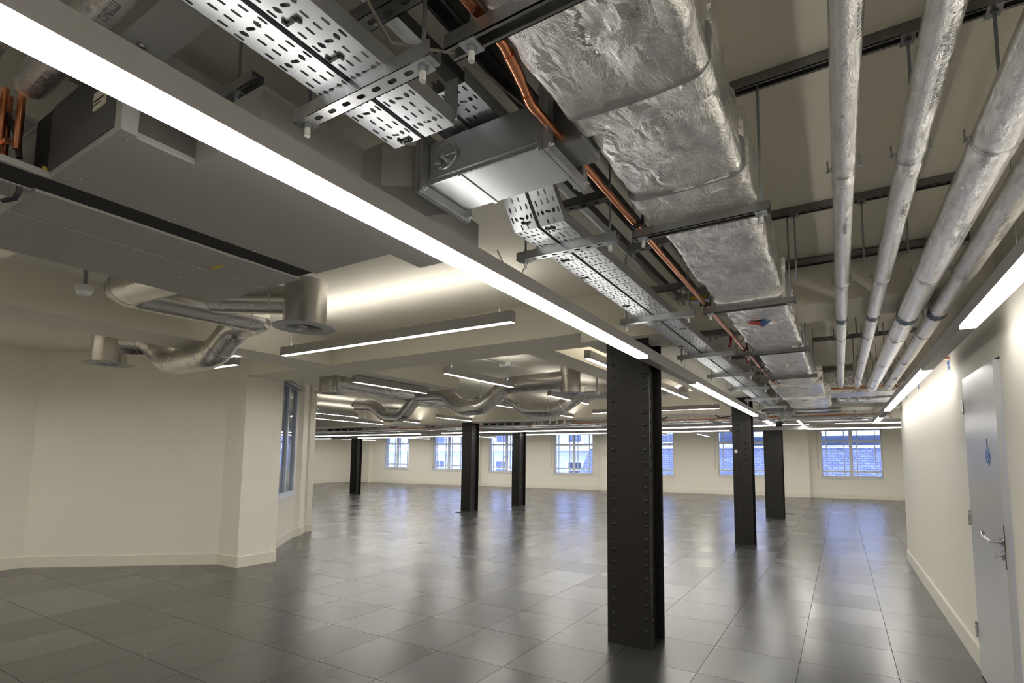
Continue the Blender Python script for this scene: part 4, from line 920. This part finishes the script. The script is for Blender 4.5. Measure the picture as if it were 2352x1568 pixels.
# ------------------------------------------------------------------ outside
def place(parts, name, label):
    t = thing(name, label, 'building', (0, 28, -6)); return t
t = thing('building', 'slate-roofed building across the street behind the right-hand windows', 'building', (2, 25, -4))
m = MB()   # steep slate slope
for (xa, xb, z0, z1, ya, yb) in ((-10.5, 11, -3, 2.05, 24.0, 25.0),):
    v = [m.bm.verts.new(p) for p in ((xa, ya, z0), (xb, ya, z0), (xb, yb, z1), (xa, yb, z1))]; m.face(v)
    v = [m.bm.verts.new(p) for p in ((xa, ya, z0), (xa, yb, z1), (xa - 2.6, yb + .2, z0))]; m.face(v)
m.box(-10.5, 11, 25.0, 27, -3, 2.05)
m.build('slate_slope', 'slate', t)
MB().box(-10.6, 11, 24.85, 25.15, 2.05, 2.17).build('gutter', 'sticker_white', t)
m = MB()
m.box(-3, 11, 26.5, 27, 2.1, 2.7).build('parapet', 'dark_glass', t)
MB().box(-2.2, 11, 26.8, 27.2, 2.7, 2.85).box(-2.2, 11, 27.2, 27.3, 2.85, 3.9).build('upper_roof', 'stone', t)
m = MB()
for i in range(14): m.box(-2 + i * .9, -1.94 + i * .9, 27.1, 27.2, 2.85, 3.7)
m.build('roof_batten', 'sticker_white', t)
# dormer behind window six
MB().box(-3.2, -1.8, 25.2, 26.4, 2.1, 3.6).build('dormer', 'stone', t); MB().box(-2.9, -2.1, 25.15, 25.2, 2.3, 3.3).build('dormer_window', 'dark_glass', t)
t = thing('building', 'pale stone building with sash windows across the street behind the left-hand windows', 'building', (-20, 30, -4))
MB().box(-44, -9.5, 29, 30, -6, 12).build('facade', 'ashlar', t)
MB().box(-9.5, 14, 31, 32, -6, 12).build('facade', 'ashlar', t)
for i, x in enumerate([-42 + k * 3.1 for k in range(11)] + [-8 + k * 3.4 for k in range(6)]):
    for z0 in (-1.2, 2.5):
        y = 29 if x < -9.6 else 31
        f = MB().box(x, x + 1.3, y - .10, y, z0, z0 + 2.5).build('window_surround', 'sticker_white', t)
        g = MB()
        for a in range(2):
            for b_ in range(4): g.box(x + .15 + a * .53, x + .15 + a * .53 + .45, y - .14, y - .10, z0 + .15 + b_ * .58, z0 + .15 + b_ * .58 + .5)
        g.build('panes', 'dark_glass', f)
MB().box(-44, -9.4, 28.7, 29, 2.0, 2.25).build('string_course', 'sticker_white', t)
tag(B(-60, 40, 20.2, 60, -6.2, -6).build('street', 'stone'), 'street surface below the far windows', 'street')
for i, (a, c) in enumerate((((1.6, 20.6, 2.02), (4.6, 20.9, 1.97)), ((1.6, 21.0, 1.93), (3.2, 20.7, 2.02)), ((-3, 20.6, 2.0), (.5, 20.6, 1.98)), ((-11.6, 20.2, 1.98), (-7, 20.5, 1.98)), ((1.9, 20.8, 1.86), (4.0, 20.6, 1.70)))):
    tag(MB().tube([a, ((a[0] + c[0]) / 2, (a[1] + c[1]) / 2, (a[2] + c[2]) / 2 + .03), c], .02, 8).build('outdoor_cable', 'sticker_white'), ['pale outdoor cable across the rightmost far window, upper', 'pale outdoor cable crossing at left in the rightmost far window', 'pale outdoor rail across the second far window from the right', 'pale outdoor rail across the fourth and third far windows', 'pale outdoor cable sagging low in the rightmost far window'][i], 'cable', None)
# ------------------------------------------------------------------ world and camera
wd = bpy.data.worlds.new('World'); bpy.context.scene.world = wd; wd.use_nodes = True
bg = wd.node_tree.nodes['Background']; bg.inputs[0].default_value = (.42, .52, 1.0, 1); bg.inputs[1].default_value = 2.3
cam = bpy.data.cameras.new('Camera'); co = bpy.data.objects.new('Camera', cam); C.objects.link(co)
f, cx, cy = 1184.18, 1245.566, 947.429; yaw, pitch, roll = -.523770, .0881071, .00671617
F = Vector((math.sin(yaw) * math.cos(pitch), math.cos(yaw) * math.cos(pitch), math.sin(pitch))); Rr = Vector((math.cos(yaw), -math.sin(yaw), 0)); U = Rr.cross(F)
R2 = math.cos(roll) * Rr + math.sin(roll) * U; U2 = -math.sin(roll) * Rr + math.cos(roll) * U
mat = Matrix((R2, U2, -F)).transposed().to_4x4(); mat.translation = Vector((2.71468, -3.72870, 1.46188)); co.matrix_world = mat
cam.sensor_width = 36; cam.lens = f / 2352 * 36; cam.shift_x = (1176 - cx) / 2352; cam.shift_y = (cy - 784) / 2352; cam.clip_start = .05; cam.clip_end = 200
sc = bpy.context.scene; sc.camera = co
vs = sc.view_settings; vs.view_transform = 'Standard'; vs.look = 'None'; vs.gamma = 1; vs.use_curve_mapping = False; vs.exposure = 1.83
